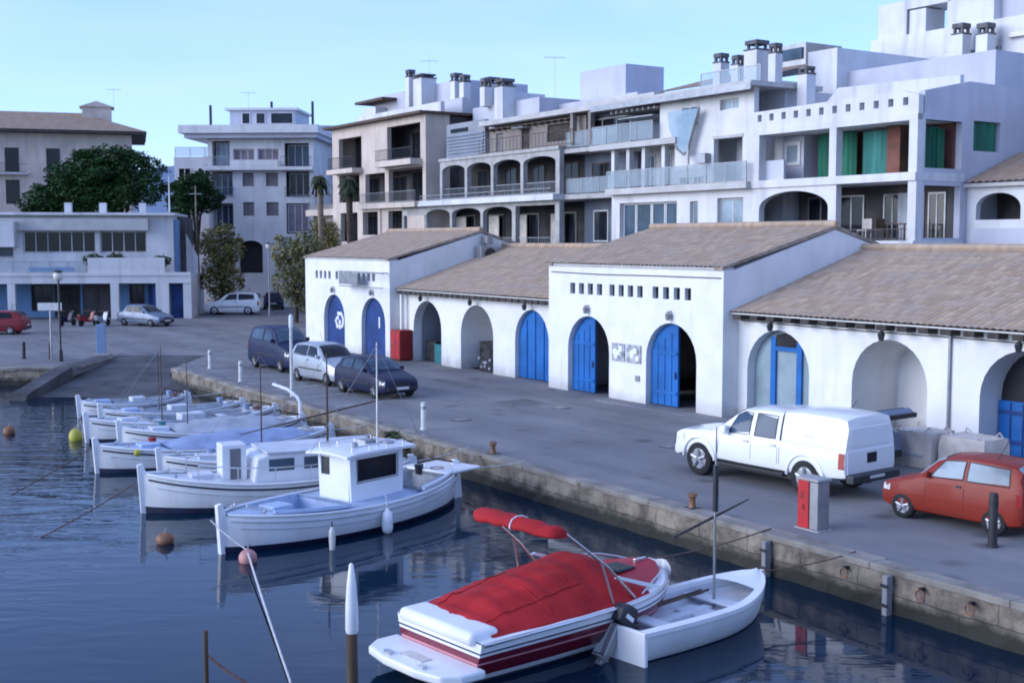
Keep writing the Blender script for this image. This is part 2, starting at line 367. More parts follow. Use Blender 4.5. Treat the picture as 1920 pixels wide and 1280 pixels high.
def qthing(name, label, cat, u, t, z=0.0, group=None):
    return thing(name, label, cat, Q(u,t,z), RQ, group)
def copy_tree(o, parent=None):
    c = o.copy(); COL.objects.link(c)
    if parent: c.parent = parent
    for ch in o.children: copy_tree(ch, c)
    return c
def rect(a, b, c, d): return [(a,c),(b,c),(b,d),(a,d)]
def arch(a, b, z0, zt, rise=None, n=14):
    w = (b-a)/2; c = (a+b)/2; rise = w if rise is None else rise
    p = [(a,z0),(b,z0)]
    for k in range(n+1):
        g = math.pi*k/n
        p.append((c + w*math.cos(g), zt - rise + rise*math.sin(g)))
    return p
def tiles(mb, x0, x1, ya, za, yb, zb, pitch=.22, row=.42, amp=.036, sub=4, mi=None):
    """rows of barrel tiles from the eave (ya,za) up to the ridge (yb,zb)"""
    L = math.hypot(yb-ya, zb-za); nr = max(1, int(L/row)); nx = max(1, int((x1-x0)/pitch))*sub
    rows = []
    for r in range(nr):
        for e, lift in ((0, .013), (.999, .0)):
            q = (r+e)/nr; y = ya + (yb-ya)*q; z = za + (zb-za)*q + lift
            line = []
            for k in range(nx+1):
                x = x0 + (x1-x0)*k/nx
                line.append((x, y + random.uniform(-.008,.008), z + amp*abs(math.sin(math.pi*k/sub)) + random.uniform(-.005,.005)))
            rows.append(line)
    mb.grid(rows, mi)
    return mb
# ================================================================ SETTING
QE = 17.35                                     # quay edge, t
def Q2(u, t): p = Q(u, t); return (p.x, p.y)
IN_A, IN_B = (-15.6, 62.6), (-20.2, 62.6)      # head of the slipway inlet
outline = [Q2(160, QE), Q2(-55.6, QE), IN_A, IN_B, (-20.2, 56.2), (-260, 56.2), (-260, 1800), (1600, 1800), (1600, -500), (220, -500)]
g = MB(); g.prism(outline, -.35, 0.0, axis='z')
tag(g.build('ground', 'asphalt'), kind='structure')
w = MB(); w.box(-700, 700, -300, 900, -3.0, WATER); tag(w.build('water', 'water'), kind='structure')
bed = None
# quay walls (retaining walls of the land): the long one, the inlet's sides, the left quay
def quay_wall(name, p, q, ztop=-.012, th=.5, lab=None):
    p, q = Vector((*p, 0)), Vector((*q, 0)); L = (q-p).length; ang = math.atan2(q.y-p.y, q.x-p.x)
    t = thing(name, lab, 'quay wall', (p.x, p.y, 0), ang)
    t['kind'] = 'structure'
    m = MB(); n = int(L/.35)
    # rough face: slight in-and-out of the stones
    rnd = random.Random(int(L*10)); rows = []
    for z in (-3, -1.2, -.8, -.55, -.3, -.12, ztop):
        rows.append([(L*k/n, -.05 + rnd.uniform(-.035,.035), z + (rnd.uniform(-.012,.012) if -1 < z < -.1 else 0)) for k in range(n+1)])
    m.grid(rows)
    m.grid([rows[-1], [(L*k/n, th, ztop) for k in range(n+1)]])
    m.build('stone_face', 'quay_stone', t)
    return t
main = quay_wall('quay_wall', Q2(-55.6, QE), Q2(60, QE), lab='long ochre stone quay wall below the road edge')
quay_wall('quay_wall', IN_A, Q2(-55.6, QE), lab='short stone side wall of the slipway inlet')
quay_wall('quay_wall', (-90, 56.2), (-20.2, 56.2), lab='stone quay wall on the far left side of the harbour')
# coping stones along the quay edge, 4 mm proud of the road
cp = MB(off=(*Q2(-55.6, QE),0)[:0] + (0,0,0))
rnd = random.Random(3); u = -55.6
while u < 40:
    l = rnd.uniform(1.6, 3.4); d = rnd.uniform(.28,.42)
    cp.box(u+.003, u+l-.003, QE-.06-rnd.uniform(0,.02), QE+d, -.10, .022+rnd.uniform(0,.012))
    u += l
o = cp.build('kerb', 'coping_stone', bevel=.02); o.rotation_euler = (0,0,RQ); tag(o, kind='structure')
c2 = MB(); x = -70
while x < -20.3:
    l = rnd.uniform(1.2, 2.0); c2.box(x+.01, min(x+l,-20.2)-.01, 56.12, 56.75, -.10, .03); x += l
c2.box(-20.6, -20.15, 56.8, 62.5, -.1, .025)
tag(c2.build('kerb', 'coping_stone', bevel=.02), kind='structure')
# slipway: sloping concrete going down into the water
sl = MB(); sl.prism([(62.6,-.02),(62.6,-2.0),(48.5,-2.2),(48.5,-1.05)], -20.15, -14.2, axis='x')
tag(sl.build('slipway', 'slip_concrete'), kind='structure')
rg = MB(); rg.prism([(62.2,.05),(56.0,.05),(51.0,-.55),(50.6,-.95),(62.2,-.95)], -21.0, -20.25, axis='x')
tag(rg.build('boat_ramp', 'slip_concrete', bevel=.03), kind='structure')
# painted lines on the road
ln = MB()
def line(u0, t0, u1, t1, w=.11):
    a, b = Vector((u0,t0,0)), Vector((u1,t1,0)); d = (b-a).normalized(); n = Vector((-d.y, d.x, 0))*w/2
    ln.poly([a-n+Vector((0,0,.006)), b-n+Vector((0,0,.006)), b+n+Vector((0,0,.006)), a+n+Vector((0,0,.006))])
for u in (-50.2, -47.8, -45.2, -42.3, -39.4): line(u, 18.05, u-.5, 20.2)
line(-19.0, 26.9, -17.2, 26.7, .14); line(-18.6, 24.2, -16.4, 24.1, .12); line(-12.5, 18.6, -11.6, 20.6); line(-36, 26.9, -31, 26.9, .08)
o = ln.build('road_marking', 'line_paint', recalc=False); o.rotation_euler = (0,0,RQ); tag(o, kind='structure')
# repairs, drain covers and stains on the road
rp = MB()
def patch(u0, u1, t0, t1, z=.004):
    rnd = random.Random(int(u0*7+t0)); j = lambda: rnd.uniform(-.08,.08)
    rp.poly([(u0+j(),t0+j(),z),(u1+j(),t0+j(),z),(u1+j(),t1+j(),z),(u0+j(),t1+j(),z)])
for q in ((-37.5,-35.9,23.4,24.9),(-45.0,-41.5,25.0,25.6),(-13.0,-11.0,23.0,24.0),(-49,-46,23.2,23.8)): patch(*q)
o = rp.build('road_patch', 'tar_patch', recalc=False); o.rotation_euler = (0,0,RQ); tag(o, kind='structure')
def cover(label, u, t):
    e = qthing('drain_cover', label, 'drain cover', u, t, 0, 'iron covers in the road')
    m = MB(); m.lathe((0,0,0), [(.36,-.01),(.36,.008),(.33,.012),(.02,.012)], 20); m.build('frame', 'metal_dark', e)
    m = MB()
    for k in range(-3,4): m.box(-.26,.26,k*.075-.016,k*.075+.016,.0125,.018)
    m.build('ribs', 'metal_grey', e)
cover('round iron cover in the road in front of the notice boards', -34.9, 24.6); cover('round iron cover in the road left of the pick-up nose', -26.6, 22.6); cover('round iron cover in the road near the lone pale bollard', -34.3, 20.2)
# far hill
h = MB(); rows = []
for j in range(7):
    rows.append([(-700 + 60*k, 1500 + 90*j, 0 if j in (0,6) else (40 + 85*math.exp(-((-700+60*k+430)/170.0)**2) + 14*math.sin(k*.9))*math.sin(math.pi*j/6)) for k in range(22)])
h.grid(rows); tag(h.build('hill', 'hill_haze_blue', smooth=60), kind='structure')

# ================================================================ the fishermen's arcade
AX, AT = -40.0, 27.75
arc = qthing('fishermen_arcade', 'long white arcade building with tiled roofs and blue arched doors along the quay', 'arcade building', AX, AT, 0)
AO = (AX, AT, 0)
def A(): return MB(off=AO)
FB, FW = 27.75, 28.45                           # faces of blocks and of wings
def slits(u0, u1, z0, z1, n=4):
    w = (u1-u0)/(n*1.75-.75)
    return [rect(u0+k*w*1.75, u0+k*w*1.75+w, z0, z1) for k in range(n)]
def block(u0, u1, doors, slit_sets, name='block_wall'):
    holes = []
    for a, b in doors: holes.append(arch(a, b, .0, 2.98, rise=1.32))
    base = [(u0,0)]
    outer = []
    # outline that walks round the door openings at the ground
    pts = [(u0, 4.86), (u0, 0)]
    for a, b in sorted(doors):
        ar = arch(a, b, 0, 2.98, rise=1.32)[2:]         # from (b,z) over to (a,z)
        pts += [(a, 0)] + ar[::-1] + [(b, 0)]
    pts += [(u1, 0), (u1, 4.86)]
    hs = [r for s in slit_sets for r in s]
    m = A(); m.wall(pts, hs, FB, FB+.45); m.build(name, 'render_white', arc)
    for r in hs:
        m = A(); m.box(r[0][0]+.002, r[1][0]-.002, FB+.16, FB+.2, r[0][1]+.002, r[2][1]-.002); m.build('slit_window', 'window_dark', arc)
    gab = [(FB+.45,0),(FB+.45,4.86),(33.0,6.22),(38.0,4.86),(38.0,0)]
    for a, b in ((u0, u0+.4), (u1-.4, u1)):
        m = A(); m.prism(gab, a, b, axis='x'); m.build('gable_wall', 'render_white', arc)
    m = A(); m.box(u0+.4, u1-.4, 37.6, 38.0, 0, 4.8); m.build('rear_wall', 'render_white', arc)
    m = A(); m.box(u0+.002, u1-.002, FB-.06, FB+.45, 4.862, 4.95); m.build('cornice', 'stone_trim', arc)
    m = A(); tiles(m, u0-.04, u1+.04, FB-.14, 4.95, 33.0, 6.36); tiles(m, u0-.04, u1+.04, 38.2, 4.9, 33.0, 6.36)
    m.tube([(u0-.06,33.0,6.42),(u1+.06,33.0,6.42)], .13, 8)
    m.build('roof', 'tile_near', arc)
    for a, b in ((u0-.035, u0+.37), (u1-.37, u1+.035)):
        m = A(); m.prism([(FB-.10,4.87),(33.0,6.235),(38.15,4.84),(38.15,4.90),(33.0,6.36),(FB-.10,4.965)], a, b, axis='x'); m.build('verge', 'tile_mortar', arc)
block(-40.2, -30.1, [(-38.88,-36.24), (-34.08,-31.38)], [slits(-38.75,-36.7,3.80,4.22), slits(-36.25,-34.3,3.80,4.22), slits(-33.75,-31.7,3.80,4.22)])
block(-64.3, -54.0, [(-61.85,-59.2), (-57.2,-54.5)], [slits(-62.9,-60.9,3.80,4.22), slits(-60.3,-58.3,3.80,4.22), slits(-57.6,-55.6,3.80,4.22)])
def wing(u0, u1, arches, rafters):
    pts = [(u0, 3.42), (u0, 0)]
    for a, b in sorted(arches): pts += [(a,0)] + arch(a,b,0,2.97,rise=1.35)[2:][::-1] + [(b,0)]
    pts += [(u1,0),(u1,3.42)]
    m = A(); m.wall(pts, [], FW, FW+.45); m.build('wing_wall', 'render_white', arc)
    m = A(); m.box(u0, u1, 39.0, 39.4, 0, 3.6); m.build('rear_wall', 'render_white', arc)
    m = A(); m.box(u0, u1, FW-.36, FW+.5, 3.425, 3.462); m.build('soffit', 'render_white', arc)
    m = A(); tiles(m, u0, u1, FW-.44, 3.49, 34.4, 5.52); tiles(m, u0, u1, 39.9, 3.7, 34.4, 5.52)
    m.tube([(u0,34.4,5.6),(u1,34.4,5.6)], .13, 8); m.build('roof', 'tile_near', arc)
    k = u0+.2
    m = A()
    while k < u1-.2:
        m.box(k, k+(.34 if rafters else .42), FW-.42, FW-.002, 3.25, 3.424); k += .74 if rafters else .50
    m.build('rafter_ends', 'dark_wood', arc)
wing(-30.1, -3.0, [(-29.66,-26.92),(-25.2,-22.46),(-20.75,-18.0),(-16.3,-13.55),(-11.85,-9.1)], True)
wing(-54.0, -40.2, [(-52.85,-50.1),(-48.3,-45.5),(-43.75,-41.2)], False)
m = A(); m.prism([(28.9,0),(28.9,3.4),(34.4,5.4),(39.4,3.6),(39.4,0)], -3.4, -3.0, axis='x'); m.build('gable_wall', 'render_white', arc)
# doors of the central block: left leaf shut, right leaf swung in, a dark sheet behind for the room's shade
def half(a, b, side):
    ar = arch(a+.03, b-.03, .04, 2.95, rise=1.29, n=20); c = (a+b)/2 + .14
    pts = [p for p in ar if (p[0] <= c if side < 0 else p[0] >= c)]
    zt = 2.95-1.29+1.29*math.sqrt(max(0, 1-((c-(a+b)/2)/((b-a)/2-.03))**2))
    if side < 0: return [(a+.03,.04),(c,.04),(c,zt)] + [p for p in ar[2:] if p[0] < c-.01]
    return [(c,.04),(b-.03,.04)] + [p for p in ar[2:] if p[0] > c+.01] + [(c,zt)]
for a, b in ((-38.88,-36.24), (-34.08,-31.38)):
    m = A(); m.prism(half(a,b,-1), FB+.22, FB+.30); d = m.build('door', 'blue_paint', arc)
    m = A()
    for k in (1,2,3): x = a+.03+((b-a)/2+.14)*k/4; m.box(x-.022, x+.022, FB+.195, FB+.2195, .08, 2.05+.18*k)
    for z_ in (.45,1.85): m.box(a+.08, (a+b)/2+.10, FB+.18, FB+.1945, z_, z_+.10)
    m.build('door_ribs', 'blue_paint', d)
    h = MB(off=AO); h.box((a+b)/2+.02, (a+b)/2+.06, FB+.17, FB+.22, 1.0, 1.25); h.build('handle', 'metal_dark', d)
    m = A(); pts = half(a,b,1); w = b-.03-((a+b)/2+.14)
    # the open leaf stands edge-on inside
    m.prism([(FB+.32,.04),(FB+.32+w,.04),(FB+.32+w,1.7),(FB+.32+w*.4,2.6),(FB+.32,2.85)], b-.14, b-.07, axis='x'); m.build('door', 'navy_paint', arc)
    m = A(); m.box(a+.2, b-.2, FB+2.9, FB+2.95, .02, 3.3); m.build('shade_panel', 'interior_shade_dark', arc)  # dark sheet added behind the open leaf, its colour stands for shade
# the left block: two shut navy doors with white scrawl
for i, (a, b) in enumerate(((-61.85,-59.2), (-57.2,-54.5))):
    m = A(); m.prism(arch(a+.03,b-.03,.04,2.95,rise=1.29), FB+.22, FB+.30); d = m.build('door', 'navy_paint', arc)
    m = A(); rnd = random.Random(5+i); c = (a+b)/2 + (.25 if i == 0 else .3)
    if i == 0:
        for k in range(16):
            q = 2*math.pi*k/16; rr = rnd.uniform(.28,.5)
            m.box(c+rr*math.cos(q)-.10, c+rr*math.cos(q)+.10, FB+.205, FB+.216, 1.55+rr*.9*math.sin(q)-.09, 1.55+rr*.9*math.sin(q)+.09)
        m.box(c-.1, c+.14, FB+.200, FB+.212, 1.4, 1.62)
    else:
        m.box(c-.08, c+.06, FB+.2, FB+.215, 1.45, 2.0)
    m.build('paint_marks', 'render_white', d, recalc=True)
# middle wing
a, b = -43.75, -41.2
m = A(); m.prism(arch(a+.03,b-.03,.04,2.94,rise=1.3), FW+.2, FW+.28); d = m.build('door', 'blue_paint', arc, )
m = A()
for k in range(1,4): m.box(a+(b-a)*k/4-.025, a+(b-a)*k/4+.025, FW+.16, FW+.2, .05, 2.5 if k != 2 else 2.85)
m.build('door_ribs', 'blue_paint', d)
for a, b, dep in ((-52.85,-50.1,2.6), (-48.3,-45.5,2.2), (-25.2,-22.46,2.05)):
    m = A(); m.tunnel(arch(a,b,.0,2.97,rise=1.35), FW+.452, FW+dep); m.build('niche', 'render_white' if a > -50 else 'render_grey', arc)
m = A(); m.box(-22.62, -22.47, FW+.9, FW+1.2, 1.7, 2.05); m.build('meter_box', 'metal_dark', arc, bevel=.01)
# right wing first arch: pale glazed screen with blue posts
a, b = -29.66, -26.92
m = A(); m.prism(arch(a+.02,b-.02,.02,2.95,rise=1.33), FW+.34, FW+.40); sc = m.build('glazed_screen', 'grey_green_panel', arc)
m = A(); m.box(-28.86,-28.64,FW+.26,FW+.34,.02,2.72); m.box(-27.72,-27.5,FW+.26,FW+.34,.02,2.6); m.box(-28.64,-27.72,FW+.27,FW+.34,2.28,2.42); m.build('screen_frame', 'blue_paint', sc)
m = A(); m.prism([(-28.64,2.43),(-27.72,2.43),(-27.72,2.66),(-27.95,2.80),(-28.3,2.86),(-28.64,2.80)], FW+.29, FW+.34); m.build('transom', 'interior_shade_dark', sc)
# right wing third arch and those beyond: blue half doors, dark above
for a, b in ((-20.75,-18.0),(-16.3,-13.55),(-11.85,-9.1)):
    m = A(); m.tunnel(arch(a,b,.0,2.97,rise=1.35), FW+.452, FW+.95, mi=0, mi_back=1); m.build('niche', ['render_white','interior_shade_dark'], arc)
    m = A(); m.box(a+.04, b-.42, FW+.78, FW+.86, .03, 1.5); dr = m.build('door', 'blue_paint', arc)
    m = A()
    for k in range(1,6): x = a+.04+(b-a-.46)*k/6; m.box(x-.02, x+.02, FW+.755, FW+.779, .06, 1.46)
    m.box(a+.08,b-.46,FW+.74,FW+.7545,.35,.45); m.box(a+.08,b-.46,FW+.74,FW+.7545,1.15,1.25); m.build('door_ribs', 'navy_paint', dr)
    m = A(); m.box(b-.41, b-.27, FW+.77, FW+.87, .03, 2.5); m.build('door_frame', 'navy_paint', arc)
# lamps over the arches
def lamp(u, t, z, dz, up):
    m = A()
    m.box(u-.03,u+.03,t-.16,t-.0005,z-.02,z+.02)
    m.cone((u,t-.14,z-.02),(u,t-.14,z-.10),.05,.11,8); m.cone((u,t-.14,z-.10),(u,t-.14,z-dz),.11,.07,8)
    if up: m.box(u-.02,u+.02,t-.15,t-.11,z+.02,up)
    m.build('wall_lamp', 'metal_grey' if not up else 'metal_dark', arc)
for u in (-37.56, -32.73): lamp(u, FB, 3.38, .30, 0)
for u in (-60.5, -55.85): lamp(u, FB, 3.38, .30, 0)
for u in (-28.29,-23.83,-19.37,-51.5,-46.9,-42.5): lamp(u, FW-.22, 3.24, .28, 3.43)
# two notice boards with papers
for u0, u1 in ((-36.02,-35.28),(-35.16,-34.34)):
    m = A(); m.box(u0,u1,FB-.05,FB-.001,1.42,2.08); nb = m.build('notice_board', 'poster_paper', arc, bevel=.01)
    m = A(); rnd = random.Random(int(u0*100))
    for k in range(5):
        x = rnd.uniform(u0+.04,u1-.28); z = rnd.uniform(1.46,1.82); m.box(x, x+.2, FB-.058-.002*k, FB-.0505, z, z+.2)
    m.build('paper', 'render_white', nb)
m = A(); m.box(-34.62,-34.42,FB-.07,FB-.001,.78,.98); m.build('socket_box', 'metal_grey', arc, bevel=.01)
# drop sign on brackets of the left block
m = A(); m.box(-58.6,-53.5,FB-.62,FB-.56,4.22,4.30); m.box(-58.6,-56.4,FB-.60,FB-.57,3.62,4.2)
m.box(-58.55,-58.5,FB-.57,FB-.001,4.23,4.28); m.box(-54.2,-54.15,FB-.57,FB-.001,4.23,4.28); m.box(-58.6,-53.6,FB-.6,FB-.57,3.5,3.55)
m.build('sign_frame', 'metal_grey', arc)
m = A(); m.box(-53.6,-53.45,28.1,28.25,0,3.4); m.build('downpipe', 'render_white', arc)
m = A(); m.tube([(-40.0,FB-.03,4.62),(-37,FB-.03,4.58),(-33.5,FB-.03,4.60),(-30.2,FB-.03,4.60)], .018, 5); m.build('cable', 'metal_dark', arc)
m = A(); m.tube([(-29.95,FW-.04,3.2),(-25.8,FW-.04,3.16),(-21.6,FW-.04,3.18),(-17,FW-.04,3.16),(-10,FW-.04,3.18)], .016, 5); m.build('cable', 'metal_dark', arc)
m = A(); m.tube([(-21.7,FW-.06,0),(-21.7,FW-.06,3.3)], .04, 8); m.build('downpipe', 'metal_grey', arc)
# rooftop fan unit on the left gable, and a vent on the ridge
m = A(); m.box(-53.998,-53.3,32.6,33.7,4.75,5.55); m.box(-53.95,-53.4,33.0,33.4,5.7,6.1); m.build('vent_unit', 'metal_grey', arc, bevel=.03)
m = A(); m.cone((-53.29,33.15,5.15),(-53.25,33.15,5.15),.32,.32,14); m.build('fan_grille', 'metal_dark', arc)
# ================================================================ apartments behind (quay frame), helper set
class B:
    """a building standing in the quay frame, or facing the camera when frame == 'w'"""
    def __init__(s, name, label, u, t, cat='apartment building', frame='q', rz=0.0, group=None):
        s.o = (u, t, 0)
        if frame == 'q': s.e = qthing(name, label, cat, u, t, 0, group)
        else: s.e = thing(name, label, cat, (u, t, 0), rz, group)
        if frame == 'w': s.o = (0,0,0)
    def mb(s): return MB(off=s.o)
    def box(s, name, m, *a, bevel=0, parent=None):
        q = s.mb(); q.box(*a); return q.build(name, m, parent or s.e, bevel=bevel)
    def boxes(s, name, m, lst, bevel=0, parent=None):
        for a in lst: o = s.box(name, m, *a, bevel=bevel, parent=parent)
        return o
    def wall(s, name, m, outer, holes, d0, d1, axis='y'):
        q = s.mb(); q.wall(outer, holes, d0, d1, axis); return q.build(name, m, s.e)
    def window(s, a, b, z0, z1, d, pane='window_dark', frame='render_apartment', n=2, fw=.07, sill=False, axis='y', sgn=1, name='window', shut=None):
        """frame ring with mullions standing in front of plane d, pane just behind the frame"""
        q = s.mb()
        def bx(x0,x1,y0,y1,zz0,zz1):
            if axis == 'y': q.box(x0,x1,y0,y1,zz0,zz1)
            else: q.box(y0,y1,x0,x1,zz0,zz1)
        d0, d1 = (d-.05*sgn, d) if sgn > 0 else (d, d+.05)
        bx(a,b,d0,d1,z1-fw,z1); bx(a,b,d0,d1,z0,z0+fw); bx(a,a+fw,d0,d1,z0+fw,z1-fw); bx(b-fw,b,d0,d1,z0+fw,z1-fw)
        for k in range(1,n):
            c = a+(b-a)*k/n; bx(c-fw*.4,c+fw*.4,d0,d1,z0+fw,z1-fw)
        if sill: bx(a-.1,b+.1,d0-.12*sgn if sgn>0 else d0, d1 if sgn>0 else d1+.12, z0-.07, z0-.001)
        f = q.build(name, frame, s.e)
        q = s.mb()
        e0, e1 = (d-.025, d-.002) if sgn > 0 else (d+.002, d+.025)
        if axis == 'y': q.box(a+fw*.6,b-fw*.6,e0,e1,z0+fw*.6,z1-fw*.6)
        else: q.box(e0,e1,a+fw*.6,b-fw*.6,z0+fw*.6,z1-fw*.6)
        q.build('pane', pane, f)
        return f
    def rail(s, a, b, z, d, h=.95, glassy=True, m='metal_grey', step=.13, axis='y'):
        q = s.mb()
        def bx(x0,x1,y0,y1,zz0,zz1):
            if axis == 'y': q.box(x0,x1,y0,y1,zz0,zz1)
            else: q.box(y0,y1,x0,x1,zz0,zz1)
        bx(a,b,d-.03,d+.03,z+h-.04,z+h)
        if glassy:
            n = max(1,int((b-a)/1.3))
            for k in range(n+1):
                c = a+(b-a)*k/n; bx(c-.02,c+.02,d-.025,d+.025,z,z+h-.04)
        else:
            bx(a,b,d-.02,d+.02,z+.06,z+.1)
            k = a
            while k < b: bx(k-.009,k+.009,d-.009,d+.009,z+.1,z+h-.04); k += step
        r = q.build('railing', m, s.e)
        if glassy:
            q = s.mb()
            if axis == 'y': q.box(a+.02,b-.02,d-.008,d+.008,z+.06,z+h-.05)
            else: q.box(d-.008,d+.008,a+.02,b-.02,z+.06,z+h-.05)
            q.build('glass_panel', 'rail_glass', r)
        return r
    def chimney(s, u, t, z0, z1, w=.55, cap=.38, m='render_apartment'):
        q = s.mb(); q.box(u-w/2,u+w/2,t-w/2,t+w/2,z0,z1); c = q.build('chimney', m, s.e, bevel=.02)
        q = s.mb(); k = w*.54; q.box(u-k,u+k,t-k,t+k,z1+.001,z1+.08)
        for dx,dy in ((-1,-1),(1,-1),(1,1),(-1,1)): q.box(u+dx*k*.6-.07,u+dx*k*.6+.07,t+dy*k*.6-.07,t+dy*k*.6+.07,z1+.081,z1+.081+cap*.5)
        q.box(u-k*.9,u+k*.9,t-k*.9,t+k*.9,z1+.082+cap*.5,z1+.082+cap)
        q.build('chimney_cap', 'chimney_cap', c, bevel=.02)
    def tiled(s, name, *a, m='tile_far', **k):
        q = s.mb(); tiles(q, *a, pitch=.34, row=.5, amp=.06, **k); return q.build(name, m, s.e)
FT = 41.0
# ---- right building: white loggias, green curtains, pergola beam with square holes
rb = B('terrace_apartments', 'white apartment block with green curtains in deep loggias and a parapet of square holes', -38, FT)
u0, u1 = -42.55, -33.15
rb.box('rear_body', 'render_lilac', u0, u1-.3, FT+3.0, 52, 0, 11.0)
rb.box('base_wall', 'render_apartment', u0, u1, FT+.02, FT+2.99, 0, 5.5)
rb.box('floor_slab', 'render_apartment', u0, u1+.02, FT-.15, FT+2.998, 8.28, 8.62)
rb.box('floor_slab', 'render_apartment', -37.35, u1+.03, FT-.2, FT+2.998, 5.5, 5.84)
rb.box('roof_slab', 'render_apartment', u0, u1-.001, FT+.3, FT+2.999, 10.75, 10.98)
q = rb.mb(); n = 11
holes = [rect(-42.3+k*.76, -42.3+k*.76+.27, 11.34, 11.66) for k in range(12)]
q.wall([(u0,10.98),(u1,10.98),(u1,11.72),(-34.0,11.95),(u0,11.80)], holes, FT-.02, FT+.28); q.build('parapet', 'render_apartment', rb.e)
rb.box('parapet_back', 'render_lilac', u0, u1-.3, FT+.45, FT+.6, 10.98, 11.7)
for a, b in ((-42.52,-42.15), (-37.85,-37.45)): rb.box('pillar', 'render_apartment', a, b, FT-.04, FT+.36, 8.621, 10.978)
rb.box('pillar', 'render_apartment', u1-.42, u1, FT-.04, FT+.36, 8.621, 10.978); rb.box('pillar', 'render_apartment', u1-.42, u1, FT-.04, FT+.36, 5.841, 8.279)
rb.box('beam', 'render_apartment', u0, u1, FT-.05, FT+.29, 10.72, 10.979)
rb.wall('arch_wall', 'render_apartment', [(u0,5.5),(-42.1,5.5),(-42.1,7.3)] + [(-42.1+4.25*(1-math.cos(math.pi*k/16))/2, 7.3+.78*math.sin(math.pi*k/16)) for k in range(1,16)] + [(-37.85,7.3),(-37.85,5.5),(-37.40,5.5),(-37.40,8.279),(u0,8.279)], [], FT-.04, FT+.3)
rb.box('sill_wall', 'stone_trim', -42.1, -37.85, FT+.1, FT+.3, 5.5, 6.6)
# side face u = u1 facing right
rb.wall('side_wall', 'render_lilac', [(FT+.36,5.5),(52,5.5),(52,12.3),(44.2,12.45),(FT+.36,11.9)], [rect(41.45,43.75,5.95,8.1), rect(41.45,43.75,8.8,10.75), rect(44.5,46.3,9.6,10.85)], u1-.3, u1, axis='x')  # cooler, darker than the front: the side's lower light put into colour
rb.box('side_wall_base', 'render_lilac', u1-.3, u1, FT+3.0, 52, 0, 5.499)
# inner side partitions and dressings of the loggias
rb.box('back_wall', 'interior_shade_mid', u0+.3, u1-.31, FT+2.72, FT+2.96, 5.84, 8.27)  # back wall coloured dark for the shade of the deep loggia
rb.box('back_wall', 'render_brick_red', -40.9, u1-.31, FT+2.72, FT+2.96, 8.63, 10.74)
rb.box('back_wall', 'render_lilac', u0+.3, -40.91, FT+1.6, FT+2.96, 8.63, 10.74)
rb.window(-42.1,-41.1,9.35,10.45,FT+1.59,pane='window_pale',n=1,fw=.16)
rb.box('low_wall', 'render_lilac', u0+.38, -40.95, FT+.36, FT+.5, 8.63, 9.55)
def curtain(bd, a, b, z0, z1, d, m):
    q = bd.mb(); n = int((b-a)/.06); 
    q.grid([[(a+(b-a)*k/n, d+.05*math.sin(k*1.1+math.sin(k*.37)*2), z) for k in range(n+1)] for z in (z0,z1)])
    q.build('curtain', m, bd.e, smooth=60)
curtain(rb, -40.3,-38.0, 8.64,10.7, FT+1.9, 'curtain_green'); curtain(rb, -37.4,-35.7, 8.64,10.6, FT+1.6, 'curtain_teal')
curtain(rb, -35.1,-33.6, 8.64,10.5, FT+2.2, 'curtain_green')
q = rb.mb(); q.grid([[(-33.30+.04*math.sin(k), 44.6+.09*k, z) for k in range(19)] for z in (9.62,10.83)]); q.build('curtain', 'curtain_green', rb.e)
q = rb.mb(); q.grid([[(-34.0+.04*math.sin(k*1.3), 41.9+.085*k, z) for k in range(19)] for z in (8.64,10.6)]); q.build('curtain', 'curtain_green', rb.e)
rb.box('brick_pier', 'render_brick_red', -36.0,-35.3, FT+1.5, FT+2.3, 8.63, 10.74)
for a, b in ((-37.1,-36.1),(-35.7,-34.9),(-34.7,-33.8),(-41.6,-40.0),(-39.7,-38.2)): rb.window(a,b,5.86,7.9,FT+2.71,pane='window_dark',n=2,frame='metal_grey')
curtain(rb, -36.0,-35.2, 5.86,7.9, FT+2.3, 'tarp_grey')
rb.rail(-37.3,u1-.42,5.84,FT-.1,.5,glassy=False,m='metal_dark')
def terrace_chair(label, u, t, z, face, mt):
    e = qthing('terrace_chair', label, 'chair', u, t, z, 'chairs on the terrace'); e.rotation_euler.z += face
    m = MB(); m.box(-.24,.24,-.24,.24,.42,.47); m.build('seat', mt, e, bevel=.01)
    m = MB(); m.box(-.24,.24,.20,.24,.471,.95); m.build('backrest', mt, e, bevel=.01)
    for x in (-.21,.21):
        for y in (-.21,.21): m = MB(); m.box(x-.02,x+.02,y-.02,y+.02,0,.419); m.build('leg', mt, e)
terrace_chair('wooden chair left of the table on the lower terrace', -35.75, FT+1.1, 5.84, R(80), 'brown_wood')
terrace_chair('pale chair right of the table on the lower terrace', -34.0, FT+.9, 5.84, R(-70), 'sack_white')
terrace_chair('pale chair standing alone at the left of the lower terrace', -36.7, FT+1.0, 5.84, R(10), 'sack_white')
e = qthing('terrace_table', 'brown table between the chairs on the lower terrace', 'table', -34.9, FT+1.2, 5.84)
m = MB(); m.box(-.5,.5,-.35,.35,.68,.73); m.build('top', 'brown_wood', e, bevel=.01)
for x in (-.44,.44):
    for y in (-.3,.3): m = MB(); m.box(x-.03,x+.03,y-.03,y+.03,0,.679); m.build('leg', 'brown_wood', e)
